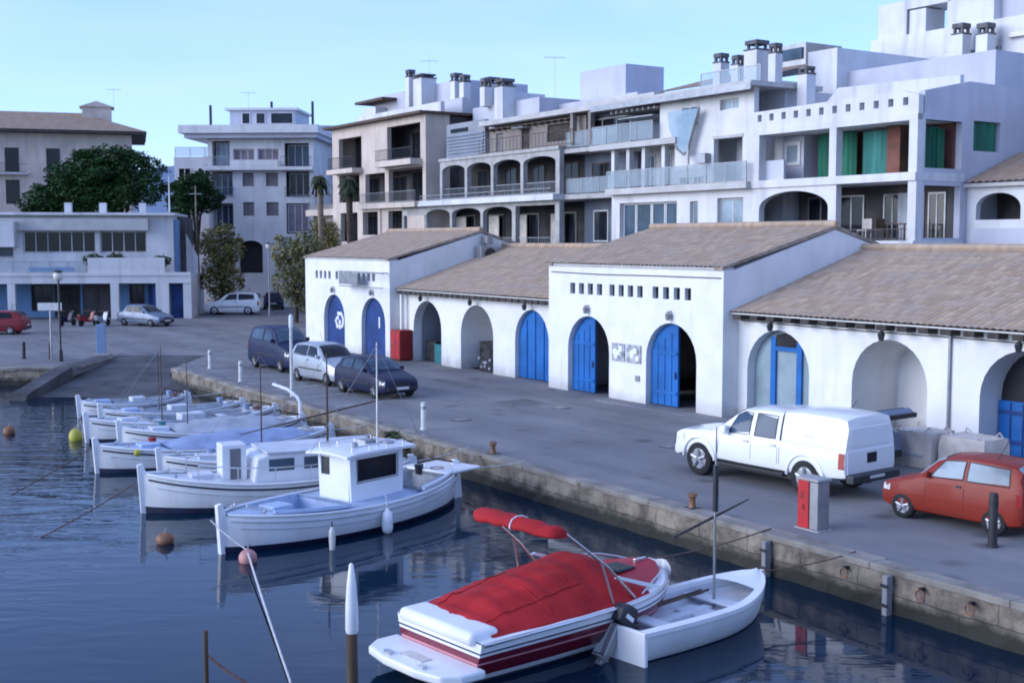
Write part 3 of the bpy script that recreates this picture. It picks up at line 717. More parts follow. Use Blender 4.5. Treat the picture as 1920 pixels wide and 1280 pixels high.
# upper storey set back: long pale parapet, lilac flank, penthouse frame above
rb.wall('upper_parapet', 'render_apartment', [(-41.0,10.98),(-33.5,10.98),(-33.5,12.75),(-40.2,12.9),(-41.0,12.2)], [], 44.0, 44.25)
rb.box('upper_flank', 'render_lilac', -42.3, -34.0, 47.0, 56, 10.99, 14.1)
rb.box('upper_flank', 'render_apartment', -44.2, -42.301, 46.2, 56, 10.99, 15.2)
ph = B('penthouse_block', 'pale stepped penthouse block with an open roof frame, highest at the top right', -38, 56.3)
ph.boxes('wall', 'render_apartment', [(-49,-36.5,56.3,63,0,17.3),(-46.4,-45.3,56.4,58.0,17.3,18.6)])
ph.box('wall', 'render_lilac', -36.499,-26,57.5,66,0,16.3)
ph.boxes('roof_frame', 'render_apartment', [(-48.6,-43.6,56.4,58.5,18.7,19.2),(-48.6,-46.6,56.4,58.4,17.301,18.699)])
ph.box('tower', 'render_apartment', -43.9,-41.0,56.4,60,17.302,21.5)
ph.box('tower', 'render_lilac', -40.99,-38.2,57,60,17.303,21.2)
ph.boxes('cornice', 'metal_grey', [(-45.3,-40.4,56.0,56.29,15.6,15.85),(-39.9,-36.6,56.0,56.29,16.2,16.45)])
for x in (-43.5,-41.6,-39.8): ph.window(x,x+1.1,13.4,14.9,56.29,n=2)
for u, z in ((-42.2,16.6),(-40.7,16.4)): ph.chimney(u, 55.4, 11.5, z, .7, .5)
ph.chimney(-35.2, 60, 16.3, 17.8, .6, .6); ph.chimney(-33.6, 57.0, 11, 13.9, .6, .5)
# ---- far right: low wing with a tiled roof and one arch, in front of another white block
lw = B('tiled_annex', 'low white annex with a tiled roof and an arched opening at the far right', -31, 44.2)
lw.wall('wall', 'render_apartment', [(-33.14,0),(-26.5,0),(-26.5,8.05),(-33.14,8.05)], [arch(-32.7,-30.6,6.7,7.8,rise=.6), arch(-30.2,-28.0,6.7,7.8,rise=.6)], 44.2, 44.5)
lw.box('rear_body', 'interior_shade_mid', -33.1,-26.6,46.2,48,0,8.0); lw.box('flank', 'render_apartment', -26.8,-26.5,44.51,46.19,0,8.04)
lw.box('slatted_front', 'render_lilac', -32.9,-26.7,44.1,44.199,0,6.35)
lw.boxes('eave', 'stone_trim', [(-33.145,-26.3,43.9,44.6,8.051,8.2)])
lw.tiled('roof', -33.1,-26.3,43.8,8.22,47.5,9.6)
wb2 = B('white_apartments', 'white apartment wall cut by the right edge of the picture', -26, 50)
wb2.box('wall', 'render_apartment', -32.6,-18,52.5,60,0,13.2); wb2.box('parapet', 'render_apartment', -32.7,-18,52.2,52.49,13.0,13.6)
wb2.box('wall', 'render_apartment', -31.0,-18,48.2,52.1,0,12.0)
for z in (6,9): wb2.window(-30.4,-29.2,z+.6,z+2.2,48.19)
# ---- the white balcony building
wb = B('balcony_apartments', 'white apartment block with glass balconies and a long grey roof edge', -48, FT)
a0, a1 = -53.4, -42.56
wb.box('rear_body', 'render_apartment', a0, a1, FT+2.0, 54, 0, 13.0)
wb.box('base_wall', 'render_apartment', a0, a1, FT+.0, FT+1.99, 0, 5.6)
wb.boxes('floor_slab', 'stone_trim', [(a0-.02,a1,FT-.45,FT+1.995,8.30,8.62)]); wb.boxes('floor_slab', 'stone_trim', [(a0-1.4,-47.6,FT-.5,FT+1.995,10.72,11.02)])
wb.box('roof_slab', 'stone_trim', a0-1.0, a1+.5, FT-.7, FT+4, 13.0, 13.22); wb.box('fascia', 'metal_grey', a0-1.0, a1+.5, FT-.75, FT-.701, 12.8, 13.1)
wb.wall('front_wall', 'render_apartment', [(-48.2,8.63),(a1,8.63),(a1,12.99),(-49.4,12.99),(-49.4,11.03),(-48.2,11.03)], [rect(-45.3,-43.3,8.7,10.75), rect(-44.9,-43.6,12.1,12.6), rect(-47.8,-46.0,8.7,9.0)], FT, FT+.3)
wb.box('balcony_recess', 'render_apartment', -45.3,-43.3,FT+1.5,FT+1.98,8.63,10.8); wb.window(-44.9,-43.9,8.7,10.6,FT+1.49,pane='window_blue',n=2)
wb.window(-44.9,-43.6,12.1,12.6,FT+.25,pane='window_pale',n=2)
for u in (-53.2,-51.9,-50.6,-49.0): wb.box('pillar', 'render_apartment', u-.13,u+.13,FT-.1,FT+.2,8.63,10.71)
for a, b in ((-52.9,-52.1),(-51.7,-50.8),(-50.4,-49.2),(-49.0,-48.3)): wb.window(a,b,8.66,10.5,FT+1.99,pane='window_blue',n=2)
wb.rail(a0,-48.2,8.62,FT-.35,.95); wb.rail(-48.2,a1-.1,8.62,FT-.35,.95)
wb.rail(-54.7,-49.5,11.02,FT-.4,1.0); wb.box('dark_window', 'window_dark', -53.0,-50.4,FT+1.9,FT+1.995,11.6,12.7)
wb.boxes('upper_wall', 'render_blue_grey', [(-53.38,-49.41,FT+1.7,FT+1.89,11.03,12.99)])
vp = [(-48.3,12.3),(-48.2,11.6),(-47.9,10.95),(-47.5,10.4),(-47.05,10.12),(-46.75,10.3),(-46.5,11.0),(-46.2,11.7),(-45.95,12.3)]
q = wb.mb(); q.prism(vp, FT-.42, FT-.39); gl = q.build('wind_screen', 'wind_glass', wb.e)
q = wb.mb(); q.tube([(a_, FT-.40, b_) for a_, b_ in vp[2:]], .07, 6); q.build('rim', 'metal_grey', gl)
q = wb.mb(); q.box(-46.78,-46.66,FT-.46,FT-.36,9.6,10.5); q.build('bracket', 'stone_trim', gl)
for k in range(9): wb.box('pergola_slat', 'stone_trim', -53.2+k*.45, -53.08+k*.45, FT-.3, FT+1.7, 12.62, 12.74)
wb.box('awning', 'tarp_grey', -52.8,-49.9,FT-.1,FT+1.6,12.3,12.36); wb.rail(-45.25,-43.35,8.63,FT+.1,.9,glassy=False,m='metal_grey',step=.16)
wb.box('shutter_box', 'stone_trim', -45.35,-43.25,FT-.05,FT-.001,10.76,10.9); wb.window(-47.7,-46.4,11.5,12.5,FT-.001,pane='window_blue',n=2)
wb.box('air_unit', 'metal_grey', -46.1,-45.5,FT-.4,FT-.001,9.6,10.1,bevel=.02)
# lowest visible storey
wb.wall('lower_wall', 'render_apartment', [(a0,5.61),(a1,5.61),(a1,8.29),(a0,8.29)], [rect(-52.7,-48.0,5.7,7.85), rect(-47.0,-46.4,6.5,7.8), rect(-45.0,-43.2,5.9,7.9)], FT, FT+.3)
for a, b in ((-52.65,-51.6),(-51.55,-50.3),(-50.25,-49.2),(-49.15,-48.05)): wb.window(a,b,5.72,7.83,FT+.29,pane='window_blue',n=1)
wb.window(-46.98,-46.42,6.52,7.78,FT+.25,pane='window_pale',n=1); wb.window(-44.98,-43.22,5.92,7.88,FT+.25,pane='window_pale',n=2)
wb.box('planter_wall', 'render_lilac', -47.8,-45.1,FT-.5,FT-.3,5.6,6.6)
# roof terrace
wb.box('roof_room', 'render_apartment', -55,-47.6,47,52,13.0,14.3)
for k in range(5): wb.window(-53.2+k*1.1,-52.3+k*1.1,13.35,14.1,46.99,pane='window_blue',n=1)
wb.tiled('roof', -56.5,-47.4,46.2,14.35,51.5,15.7)
wb.boxes('skylight', 'metal_grey', [(-53.5,-48.2,50.2,53,15.4,16.6)]); wb.box('skylight_glass', 'window_blue', -52.0,-48.4,50.1,50.19,15.75,16.35)
for u, z, w in ((-48.35,15.0,.6),(-47.1,14.75,.5),(-45.75,15.3,.9),(-44.45,15.0,.5)): wb.chimney(u,44.2,13.22,z,w,.42)
wb.chimney(-41.6,43.4,11.8,13.6,.6,.3)
wb.rail(-47.2,-43.0,13.22,FT+.8,.95)
# ---- grey building with two rows of flat arches
mb_ = B('arched_apartments', 'grey apartment block with two rows of shallow arches on its terraces', -66, FT)
b0, b1 = -74.2, -58.35
mb_.box('rear_body', 'interior_shade_dark', -77.7, b1+4.9, FT+2.6, 54, 0, 13.1)  # dark colour carries the shade behind the arches
mb_.wall('arcade_wall', 'concrete', [(b0+1.9,8.56),(b1,8.56),(b1,11.1),(b0+1.9,11.1)], [arch(a,b,8.62,10.82,rise=.38) for a,b in ((-72.0,-69.05),(-68.75,-65.85),(-65.55,-62.45),(-62.15,-58.75))], FT, FT+.32)
mb_.wall('arcade_wall', 'concrete', [(-77.75,5.3),(b1,5.3),(b1,8.19),(-77.75,8.19)], [rect(-77.5,-74.5,5.5,7.6), arch(-74.2,-71.0,5.5,7.98,rise=.38), arch(-70.72,-67.1,5.5,7.98,rise=.38), arch(-66.8,-63.4,5.5,7.98,rise=.38), rect(-63.0,-58.8,5.5,7.95)], FT, FT+.32)
mb_.box('base_wall', 'concrete_dark', -77.75,b1,FT+.01,FT+2.59,0,5.29)
mb_.box('floor_slab', 'render_apartment', -74.4,b1+.05,FT-.5,FT+2.599,8.2,8.55)
mb_.box('floor_slab', 'concrete', b0+1.85,b1+.02,FT-.1,FT+2.599,11.101,11.3)
mb_.box('floor_slab', 'stone_trim', -77.8,-74.41,FT-.3,FT+2.599,8.2,8.4)
for a, b in ((-71.7,-70.2),(-68.3,-66.8),(-65.0,-63.6),(-61.5,-60.0)): mb_.window(a,b,8.6,10.6,FT+2.59,n=2,frame='brown_wood',pane='window_dark')
for a, b in ((-77.2,-75),(-73.8,-72),(-70.2,-68.4),(-66.2,-64.2),(-62.4,-60.2)): mb_.window(a,b,5.5,7.6,FT+2.59,n=2,frame='render_tan',pane='window_dark')
mb_.rail(b0+1.9,b1,8.56,FT+.16,.75,glassy=False,m='metal_grey'); mb_.rail(-74.3,b1-.2,8.551,FT-.45,.35,glassy=False,m='metal_grey',step=.3)
mb_.box('blue_wall', 'render_grey', -72.4,-67.5,FT+.6,FT+.9,11.301,13.6)
for k in range(7): mb_.box('louvre', 'render_blue_grey', -72.3,-67.6,FT+.5,FT+.598,11.4+k*.22,11.5+k*.22); mb_.box('slot_window', 'window_dark', -71.8,-69.6,FT+.55,FT+.599,13.0,13.25)
mb_.wall('upper_wall', 'render_tan', [(-67.49,11.301),(-57.0,11.301),(-57.0,13.0),(-67.49,13.0)], [rect(-66.6,-65.8,11.4,12.6),rect(-63.7,-62.8,11.4,12.7),rect(-60.9,-58.6,11.7,12.7)], FT+.9, FT+1.2)
mb_.box('roof_slab', 'stone_trim', -67.6,-53.6,FT+.2,FT+3,13.101,13.4)
mb_.rail(-67.4,-57.0,11.301,FT+.1,.9,glassy=False,m='brown_wood',step=.4)
for u in (-57.6,-55.9): mb_.box('pillar', 'render_tan', u-.12,u+.12,FT+.3,FT+.6,11.3,13.1)
# recessed right bay
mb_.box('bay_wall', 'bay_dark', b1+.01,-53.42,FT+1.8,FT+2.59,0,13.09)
mb_.boxes('floor_slab', 'concrete', [(b1+.06,-53.42,FT+.3,FT+2.595,8.22,8.5),(b1+.03,-53.42,FT+.3,FT+2.595,10.85,11.1)])
mb_.window(-57.6,-55.2,8.6,10.3,FT+1.79,n=2,frame='brown_wood'); mb_.window(-57.4,-56.0,5.8,7.6,FT+1.79,n=1); mb_.window(-55.6,-54.3,5.8,7.6,FT+1.79,n=1)
mb_.rail(b1+.1,-53.5,8.5,FT+.4,.9); mb_.rail(b1+.1,-53.5,11.1,FT+.4,.95); mb_.box('bay_base', 'render_grey', b1+.02,-53.42,FT+.4,FT+1.79,0,5.6)
mb_.window(-57.9,-54.0,11.3,12.8,FT+1.79,n=3)
for k in range(14): mb_.box('pergola_slat', 'brown_wood', -66.9+k*.68, -66.8+k*.68, FT+.2, FT+.89, 12.75, 12.85)
mb_.box('awning', 'tarp_grey', -63.9,-62.6,FT+.25,FT+.89,12.7,12.74); mb_.box('shutter', 'shutter', -66.55,-65.85,FT+.95,FT+1.0,11.45,12.55); mb_.box('shutter', 'dark_wood', -60.85,-58.65,FT+1.0,FT+1.05,11.75,12.65); mb_.box('shutter', 'dark_wood', -63.65,-62.85,FT+1.0,FT+1.05,11.42,12.65)
for a, b in ((-73.9,-72.6),(-69.6,-68.4),(-66.4,-65.1),(-62.4,-61.0)): mb_.box('curtain', 'sack_white', a, b, FT+2.2, FT+2.25, 5.6, 7.5)
mb_.rail(-77.3,-59.2,5.31,FT+.16,.75,glassy=False,m='metal_grey',step=.2)
# roof boxes
mb_.box('roof_block', 'render_lilac', -73.8,-65.6,44.5,50,13.0,15.0); mb_.box('roof_block', 'render_lilac', -67.0,-57.5,46,52,13.1,14.6)
mb_.box('roof_block', 'render_lilac', -64.6,-59.9,47,50,14.601,16.6)
mb_.boxes('roof_canopy', 'stone_trim', [(-60.5,-53.8,44.2,47,13.9,14.1),(-60.4,-60.2,44.3,44.5,13.401,13.9),(-56,-55.8,44.3,44.5,13.401,13.9)])
mb_.box('roof_room', 'interior_shade_mid', -59.5,-54.5,45.8,46.6,13.401,13.89)
mb_.chimney(-71.6,44.2,14.9,16.2,.6,.5); mb_.chimney(-71.0,45.4,14.9,16.2,.5,.5); mb_.chimney(-68.9,44.0,13.4,15.9,1.0,.45)
mb_.box('white_room', 'render_apartment', -71.0,-68.6,44.6,47,13.4,15.6)
# ---- tan building
tb = B('cream_apartments', 'cream apartment block with small balconies and a dark thin roof edge', -82, FT)
c0, c1 = -89.4, -74.25
tb.wall('front_wall', 'render_cream', [(c0,0),(c1,0),(c1,14.5),(c0,14.5)], [rect(-88.2,-84.2,11.3,13.7),rect(-80.0,-75.0,11.5,14.0),rect(-88.2,-84.6,8.8,10.9),rect(-83.6,-80.4,8.7,10.8),rect(-79.8,-74.7,8.6,10.98),rect(-83.9,-81.4,6.3,8.0),rect(-88,-85,5.8,8.0),rect(-79.9,-77.0,5.9,8.0)], FT, FT+.35)
tb.box('rear_body', 'interior_shade_mid', c0+.1,c1-.1,FT+1.9,54,0,14.45); tb.boxes('side_wall', 'render_cream', [(c0,c0+.3,FT+.351,FT+1.899,0,14.5),(c1-.3,c1,FT+.351,FT+1.899,0,14.5)])
tb.boxes('party_slab', 'render_cream', [(c0+.31,c1-.31,FT+.352,FT+1.898,8.1,8.4),(c0+.31,c1-.31,FT+.352,FT+1.898,11.0,11.28)])
for a, b, z0, z1 in ((-88,-86.2,11.4,13.5),(-86,-84.4,11.4,13.5),(-79.6,-77.9,11.7,13.7),(-77.6,-75.6,11.7,13.7),(-88,-85,8.9,10.7),(-83.4,-80.6,8.8,10.6),(-79.6,-77.3,8.65,10.85),(-77.2,-74.9,8.65,10.85),(-83.7,-81.6,6.4,7.9),(-87.8,-85.2,5.9,7.8),(-79.8,-77.1,5.95,7.9)):
    tb.window(a,b,z0,z1,FT+1.89,n=3,frame='dark_wood',pane='window_dark')
tb.boxes('balcony', 'render_cream', [(-88.6,-84.0,FT-.9,FT-.001,10.95,11.3)]); tb.boxes('balcony', 'render_cream', [(-80.4,-74.8,FT-.9,FT-.001,11.1,11.5)]); tb.boxes('balcony', 'render_cream', [(-84.0,-75.0,FT-.5,FT-.001,8.2,8.55)])
tb.rail(-88.5,-84.1,11.3,FT-.8,.9,glassy=False,m='metal_dark',step=.16); tb.rail(-80.3,-74.9,11.5,FT-.8,.8,glassy=False,m='metal_dark',step=.16); tb.rail(-83.9,-75.1,8.55,FT-.4,.8,glassy=False,m='metal_grey',step=.16)
q = tb.mb(); q.wall(rect(-84.3,-81.0,6.05,8.3), [rect(-83.9,-81.4,6.3,8.0)], FT-.1, FT-.001); q.build('window_surround', 'render_cream', tb.e)
tb.box('roof_edge', 'brown_wood', c0-.5,c1+.3,FT-.6,54,14.501,14.68)
tb.box('roof_parapet', 'render_apartment', -87.5,c1,FT+1.2,FT+1.5,14.681,15.4)
tb.box('roof_room', 'render_lilac', -92,-78.2,46,52,14.682,17.6); tb.box('roof_room', 'render_apartment', -92.0,-89.8,45.0,45.99,14.682,16.6); tb.box('roof_edge', 'brown_wood', -93,-88,44.7,52,17.0,17.2)
tb.chimney(-84.2,45.2,14.681,18.3,.6,.5); tb.chimney(-82.3,45.4,14.681,18.0,1.3,.25); tb.chimney(-76.9,45,14.681,17.2,.7,.5); tb.chimney(-75.7,45,14.681,17.0,.6,.45); tb.chimney(-73.0,45.5,13,16.6,1.0,.4)
tb.box('roof_wall', 'render_lilac', -81.5,-74.4,44.0,44.4,14.681,15.8)
# low grey extension in front of the cream block's left end
tx = B('street_house', 'low grey house with railings at the foot of the cream block', -91, 40)
tx.box('wall', 'render_tan', -95.5,-88.0,42,50,0,8.8); tx.box('parapet', 'render_cream', -95.7,-88.0,41.4,41.99,7.9,8.4); tx.rail(-95.5,-88.1,8.4,41.6,1.4,glassy=False,m='metal_grey',step=.2)
for a in (-94.8,-92.6,-90.4): tx.window(a,a+1.3,5.2,7.4,41.99,n=2,frame='brown_wood')

# ================================================================ far left buildings (they face the camera)
# ---- the club house by the water
cl = B('club_house', 'two storey pale blue and white waterfront club with a porch and a long window band', -45, 90, cat='club house', frame='w', rz=R(8))
cl.boxes('porch_beam', 'render_apartment', [(-5,20.9,0,.6,2.68,3.25)])
for a, b in ((-.2,.3),(7.6,8.15),(15.0,15.6),(18.3,19.25)): cl.box('pillar', 'render_apartment', a,b,.02,.5,0,2.679)
cl.box('porch_wall', 'render_sky_blue', -5,20.5,3.0,3.3,0,2.679); cl.box('end_wall', 'render_apartment', 20.3,20.9,.1,9,0,2.679)
cl.box('ceiling_slab', 'render_apartment', -5,20.9,.601,9,2.69,3.24)
for a, b, z0, z1, p in ((8.6,10.2,.5,2.5,'window_dark'),(10.3,12.2,.02,2.5,'interior_shade_dark'),(12.4,14.7,.02,2.5,'interior_shade_mid'),(15.9,17.0,1.0,2.5,'window_dark')):
    cl.window(a,b,z0,z1,2.99,pane=p,frame='dark_wood',n=2)
cl.box('door', 'navy_paint', 18.0,18.6-.302,.6,.7,0,2.6)
cl.box('door', 'navy_paint', 19.3,20.25,1.0,1.1,0,2.6); cl.box('door', 'navy_paint', 17.3,18.2,2.9,2.99,0,2.5)
cl.box('balcony_front', 'render_apartment', -5,20.9,-.1,.15,3.251,3.5); cl.box('balcony_front', 'render_apartment', 13.4,19.0,-.02,.15,3.501,4.6)
cl.box('sign_panel', 'panel_blue', 9.2,12.4,-.16,-.101,3.56,3.9)
cl.rail(-5,13.3,3.5,0,.85,glassy=True,m='metal_grey')
cl.wall('upper_wall', 'render_apartment', [(-5,3.26),(19.4,3.26),(19.4,7.8),(-5,7.8)], [rect(8.3,13.6,4.95,6.6), rect(13.95,17.4,4.95,6.6), rect(-4,2,4.2,6.3), rect(6.2,7.6,4.6,6.2)], 2.2, 2.5)
cl.box('rear_body', 'interior_shade_mid', -5,20.0,4.6,10,3.26,7.7); cl.box('flank', 'render_apartment', 18.9,19.4,2.51,10,3.26,7.8)
cl.window(8.32,13.58,4.97,6.58,2.42,pane='window_dark',n=6); cl.window(13.97,17.38,4.97,6.58,2.42,pane='window_dark',n=4); cl.window(-3.98,1.98,4.22,6.28,2.42,pane='window_blue',n=4); cl.window(6.22,7.58,4.62,6.18,2.42,pane='window_blue',n=1)
cl.box('roof_fascia', 'stone_trim', -5.2,17.6,1.6,2.199,6.65,7.55); cl.box('roof_slab', 'render_apartment', -5.2,19.6,1.5,10,7.801,8.0)
q = cl.mb(); q.prism([(2.5,3.26),(2.5,7.5),(9,7.5),(9,3.26)], 19.41,19.6, axis='x'); q.build('flank', 'render_sky_blue', cl.e)
q = cl.mb(); q.prism([(19.6,3.26),(20.9,3.26),(20.9,4.6),(19.6,7.2)], 5.0, 5.3); q.build('sloped_parapet', 'render_apartment', cl.e)
for x in (5.6,11.0,13.6,16.6): cl.box('roof_vent', 'render_apartment', x,x+.5,4,4.5,8.001,8.8)
cl.box('stair_block', 'render_apartment', 2.3,8.0,.8,2.19,5.4,7.3); cl.boxes('louvre', 'render_sky_blue', [(2.5,5.4,.7,.799,5.9,6.1),(2.5,5.4,.7,.799,6.4,6.6)])
# ---- house with hipped tile roof behind the pines
hh = B('tiled_house', 'tall pale house with a hipped brown tile roof behind the pine trees', -48, 125, cat='house', frame='w', rz=R(17))
hh.box('wall', 'render_cream', -18,9.2,0,12,0,16.7); hh.box('eave', 'dark_wood', -18.6,10.6,-1.4,13.4,16.701,17.0)
q = hh.mb()
for P in ([(-18.6,-1.4,17.001),(10.7,-1.4,17.001),(4.2,6,19.4),(-18.6,6,19.4)], [(10.7,-1.4,17.001),(10.7,13.4,17.001),(4.2,6,19.4)], [(10.7,13.4,17.001),(-18.6,13.4,17.001),(-18.6,6,19.4),(4.2,6,19.4)]): q.poly(P)
q.build('roof', 'tile_far', hh.e)
q = hh.mb(); q.box(4.3,7.2,4,7,18,19.9); q.prism([(4,19.9),(7.5,19.9),(5.75,20.5)], 3.8, 7.2); q.build('dormer', 'render_cream', hh.e)
for x, z in ((-3,12.8),(-3,9.6),(.9,12.8),(.9,9.6),(5,12.8),(-7,12.8),(8.2,12.8)):
    hh.window(x,x+1.3,z,z+2.4,-.001,pane='window_dark',frame='dark_wood',n=2)
hh.rail(-4.2,-.9,12.7,-.7,.9,glassy=False,m='metal_dark',step=.2); hh.boxes('balcony', 'stone_trim', [(-4.3,-.8,-.8,-.01,12.5,12.69)])
# ---- white apartment block in the middle distance
wa = B('white_apartments', 'white apartment block with a flat projecting roof at the end of the street', -22.5, 110, frame='w', rz=R(-3))
wa.wall('front_wall', 'render_apartment', [(-4.6,0),(4.9,0),(4.9,14.9),(-4.6,14.9)], [rect(-4.2,-2.6,12.5,14.7),rect(-2.3,-.4,12.6,14.0),rect(-.1,1.8,12.6,14.0),rect(2.3,4.5,12.4,14.5),rect(-1.5,-.5,10.7,11.9),rect(.6,1.7,10.7,11.9),rect(-1.5,-.5,8.1,9.3),rect(.6,1.7,8.1,9.3),rect(-4.3,-2.4,9.8,12.0),rect(2.4,4.5,9.8,12.0),rect(2.4,4.5,6.5,9.2),rect(-4.3,-2.4,6.9,9.2),arch(-1.9,.2,3.0,5.9,rise=.6)], 0, .3)
wa.box('rear_body', 'interior_shade_mid', -4.5,4.8,1.8,12,0,14.8); wa.boxes('side_wall', 'render_apartment', [(-4.6,-4.3,.301,12,0,14.9),(4.6,4.9,.301,12,0,14.9)])
wa.boxes('storey_slab', 'render_apartment', [(-4.29,4.59,.302,1.79,12.05,12.35),(-4.29,4.59,.302,1.79,9.35,9.7),(-4.29,4.59,.302,1.79,6.1,6.45)])
for a, b, z0, z1, p in ((-4.1,-2.7,12.5,14.6,'window_pale'),(-2.28,-.42,12.62,13.98,'shutter_mauve'),(-.08,1.78,12.62,13.98,'shutter_mauve'),(2.4,4.4,12.4,14.4,'window_blue'),(-4.2,-2.5,9.9,11.9,'window_blue'),(2.5,4.4,9.9,11.9,'window_dark'),(2.5,4.4,6.6,9.1,'shutter_mauve'),(-4.2,-2.5,7,9.1,'window_blue')):
    wa.window(a,b,z0,z1,.9 if p != 'shutter_mauve' else .25,pane=p,n=3)
for x in (-1.48,.62):
    for z in (10.72,8.12): wa.window(x,x+.96 if x < 0 else x+1.06,z,z+1.16,.2,pane='shutter',frame='shutter_mauve',n=2)
wa.boxes('balcony', 'render_apartment', [(-4.9,4.95,-.8,-.001,12.1,12.4)]); wa.rail(-4.8,-2.5,12.4,-.7,.9,glassy=False,m='metal_grey',step=.16); wa.rail(2.1,4.9,12.4,-.7,.9,glassy=False,m='metal_dark',step=.16); wa.rail(-4.4,-2.3,9.75,-.1,.9,glassy=False,m='metal_grey',step=.16); wa.rail(2.3,4.6,9.75,-.1,.9,glassy=False,m='metal_dark',step=.16)
wa.box('balcony_wall', 'render_apartment', -2.4,1.9,-.8,-.7,12.401,13.0)
wa.box('roof_slab', 'render_apartment', -6.8,5.6,-1.4,12,15.3,16.0); wa.box('soffit_band', 'render_lilac', -6.4,5.4,-1.0,12,14.901,15.3)
wa.box('penthouse', 'render_lilac', -3.4,2.6,3,9,16.001,17.7); wa.boxes('roof_edge', 'render_apartment', [(-3.8,2.9,2.7,9,17.701,17.9)])
for a, b in ((-2.3,-1.5),(-1.0,-.1),(.35,2.45)): wa.window(a,b,16.45,17.5,2.99,n=1)
for x, z in ((-5.5,18.3),(.2,18.6),(4.0,18.6)): wa.boxes('flue', 'metal_dark', [(x-.1,x+.1,4,4.2,16.002,z)])
wa.box('left_wing', 'render_lilac', -9.0,-4.61,4,14,0,13.6); wa.rail(-8.9,-4.7,13.6,4.1,.9); wa.window(-8.6,-7.4,10.6,12.6,3.99); wa.window(-6.8,-5.4,10.6,12.6,3.99)
we = B('grey_apartments', 'pale grey apartment house with one large dark window behind the white block', -16, 118, frame='w')
we.box('wall', 'render_lilac', -3.2,4.8,0,12,0,16.8)
we.window(-.2,1.9,12.9,15.4,-.001,pane='window_blue',n=2); we.window(-2.4,-.8,9.2,11.4,-.001); we.window(1.0,2.6,9.2,11.4,-.001); we.window(-2.4,-.8,5.6,7.8,-.001)
we.box('balcony', 'render_lilac', -3.0,4.6,-.8,-.001,8.5,8.8); we.rail(-3,4.6,8.8,-.7,.9,glassy=False,m='metal_grey',step=.2)
# backdrop houses closing the street at its far end
sh = B('row_house', 'plain low house with shutters at the far end of the street', -29, 132, cat='house', frame='w')
sh.box('wall', 'render_tan', -6,5.6,0,8,0,9.4); sh.box('roof_edge', 'brown_wood', -6.4,6,-.5,8.4,9.401,9.6)
for x in (-4.4,-1.8,.8,3.2):
    for z in (2.0,5.6): sh.window(x,x+1.2,z,z+2.0,-.001,pane='shutter',frame='stone_trim')
# ================================================================ TREES
def leaf_cloud(m, lobes, n, size, rnd, flat=.35, hollow=.35):
    tot = sum(l[3]*l[4]*l[5] for l in lobes)
    for cx, cy, cz, rx, ry, rz in lobes:
        for _ in range(int(n*rx*ry*rz/tot)):
            while True:
                v = Vector((rnd.uniform(-1,1), rnd.uniform(-1,1), rnd.uniform(-1,1)))
                if hollow < v.length < 1: break
            wob = 1 + .22*math.sin(v.x*7+cx)*math.sin(v.y*6+cy)*math.cos(v.z*8)
            p = Vector((cx+v.x*rx*wob, cy+v.y*ry*wob, cz+v.z*rz*wob))
            a = Vector((rnd.gauss(0,1), rnd.gauss(0,1), rnd.gauss(0,flat))).normalized(); b = a.orthogonal().normalized()
            b = (b + a.cross(b)*rnd.uniform(-1,1)).normalized(); s = size*rnd.uniform(.55,1.3)
            m.poly([p-a*s-b*s*.35, p+a*s*.3-b*s*.5, p+a*s, p+a*s*.2+b*s*.5])
def tree(name, label, cat, loc, trunk_h, r, lobes, n, size, leaf, bark='bark', seed=1, limbs=True, group=None, hollow=.35):
    t = thing(name, label, cat, loc, 0, group); rnd = random.Random(seed)
    m = MB(); zt = trunk_h
    m.tube([(0,0,-.05),(.05*r,.1,zt*.35),(-.1*r,.12,zt*.7),(.1,0,zt)], [r, r*.8, r*.7, r*.55], 8)
    for cx, cy, cz, rx, ry, rz in lobes:
        m.tube([(.05,.05,zt*.75),(cx*.45,cy*.45,(zt+cz)/2),(cx,cy,cz)], [r*.42, r*.3, r*.1], 6)
        for _ in range(3):
            q = Vector((cx+rnd.uniform(-.7,.7)*rx, cy+rnd.uniform(-.7,.7)*ry, cz+rnd.uniform(-.3,.7)*rz)); m.tube([(cx*.6,cy*.6,(zt+2*cz)/3), q], [r*.2, r*.05], 5)
    m.build('trunk', bark, t, smooth=60)
    extra = []                                                    # ragged sprays beyond the main lobes
    for cx, cy, cz, rx, ry, rz in lobes:
        for _ in range(4):
            v = Vector((rnd.gauss(0,1), rnd.gauss(0,1), rnd.gauss(0,.7))).normalized(); k = rnd.uniform(.22,.38)
            extra.append((cx+v.x*rx*.95, cy+v.y*ry*.95, cz+v.z*rz*.95, rx*k, ry*k, rz*k*.8))
    m = MB(); leaf_cloud(m, lobes, int(n*.85), size, rnd, hollow=hollow); leaf_cloud(m, extra, int(n*.30), size*.85, rnd, hollow=0); m.build('crown', leaf, t, recalc=False)
    return t
tree('pine_tree', 'broad dark green pine with a low wide crown left of the club roof', 'tree', (-38.5,106,0), 7, .45,
     [(-1.2,0,9.0,2.6,2.6,1.6),(1.6,.5,10.3,3.0,2.8,1.7),(.3,1,11.5,2.2,2.2,1.2),(-1.9,-.6,7.6,1.8,1.8,1.2),(3.0,-1,8.7,2.2,2.2,1.3),(-.2,-1,8.2,2.6,2,1.3)], 15000, .165, 'pine_leaf', seed=2)
tree('pine_tree', 'tallest dark green umbrella pine behind the club house', 'tree', (-33.6,105,0), 8, .5,
     [(-2.0,0,11.6,2.8,2.6,1.7),(1.2,.4,11.9,2.8,2.6,1.6),(2.4,-.5,10.2,2.0,2.2,1.4),(-.4,.6,12.9,2.6,2.2,1.1),(-2.6,-.8,10.0,2.2,2,1.4),(.6,-.8,9.6,2.2,2,1.2)], 15000, .165, 'pine_leaf', seed=3)
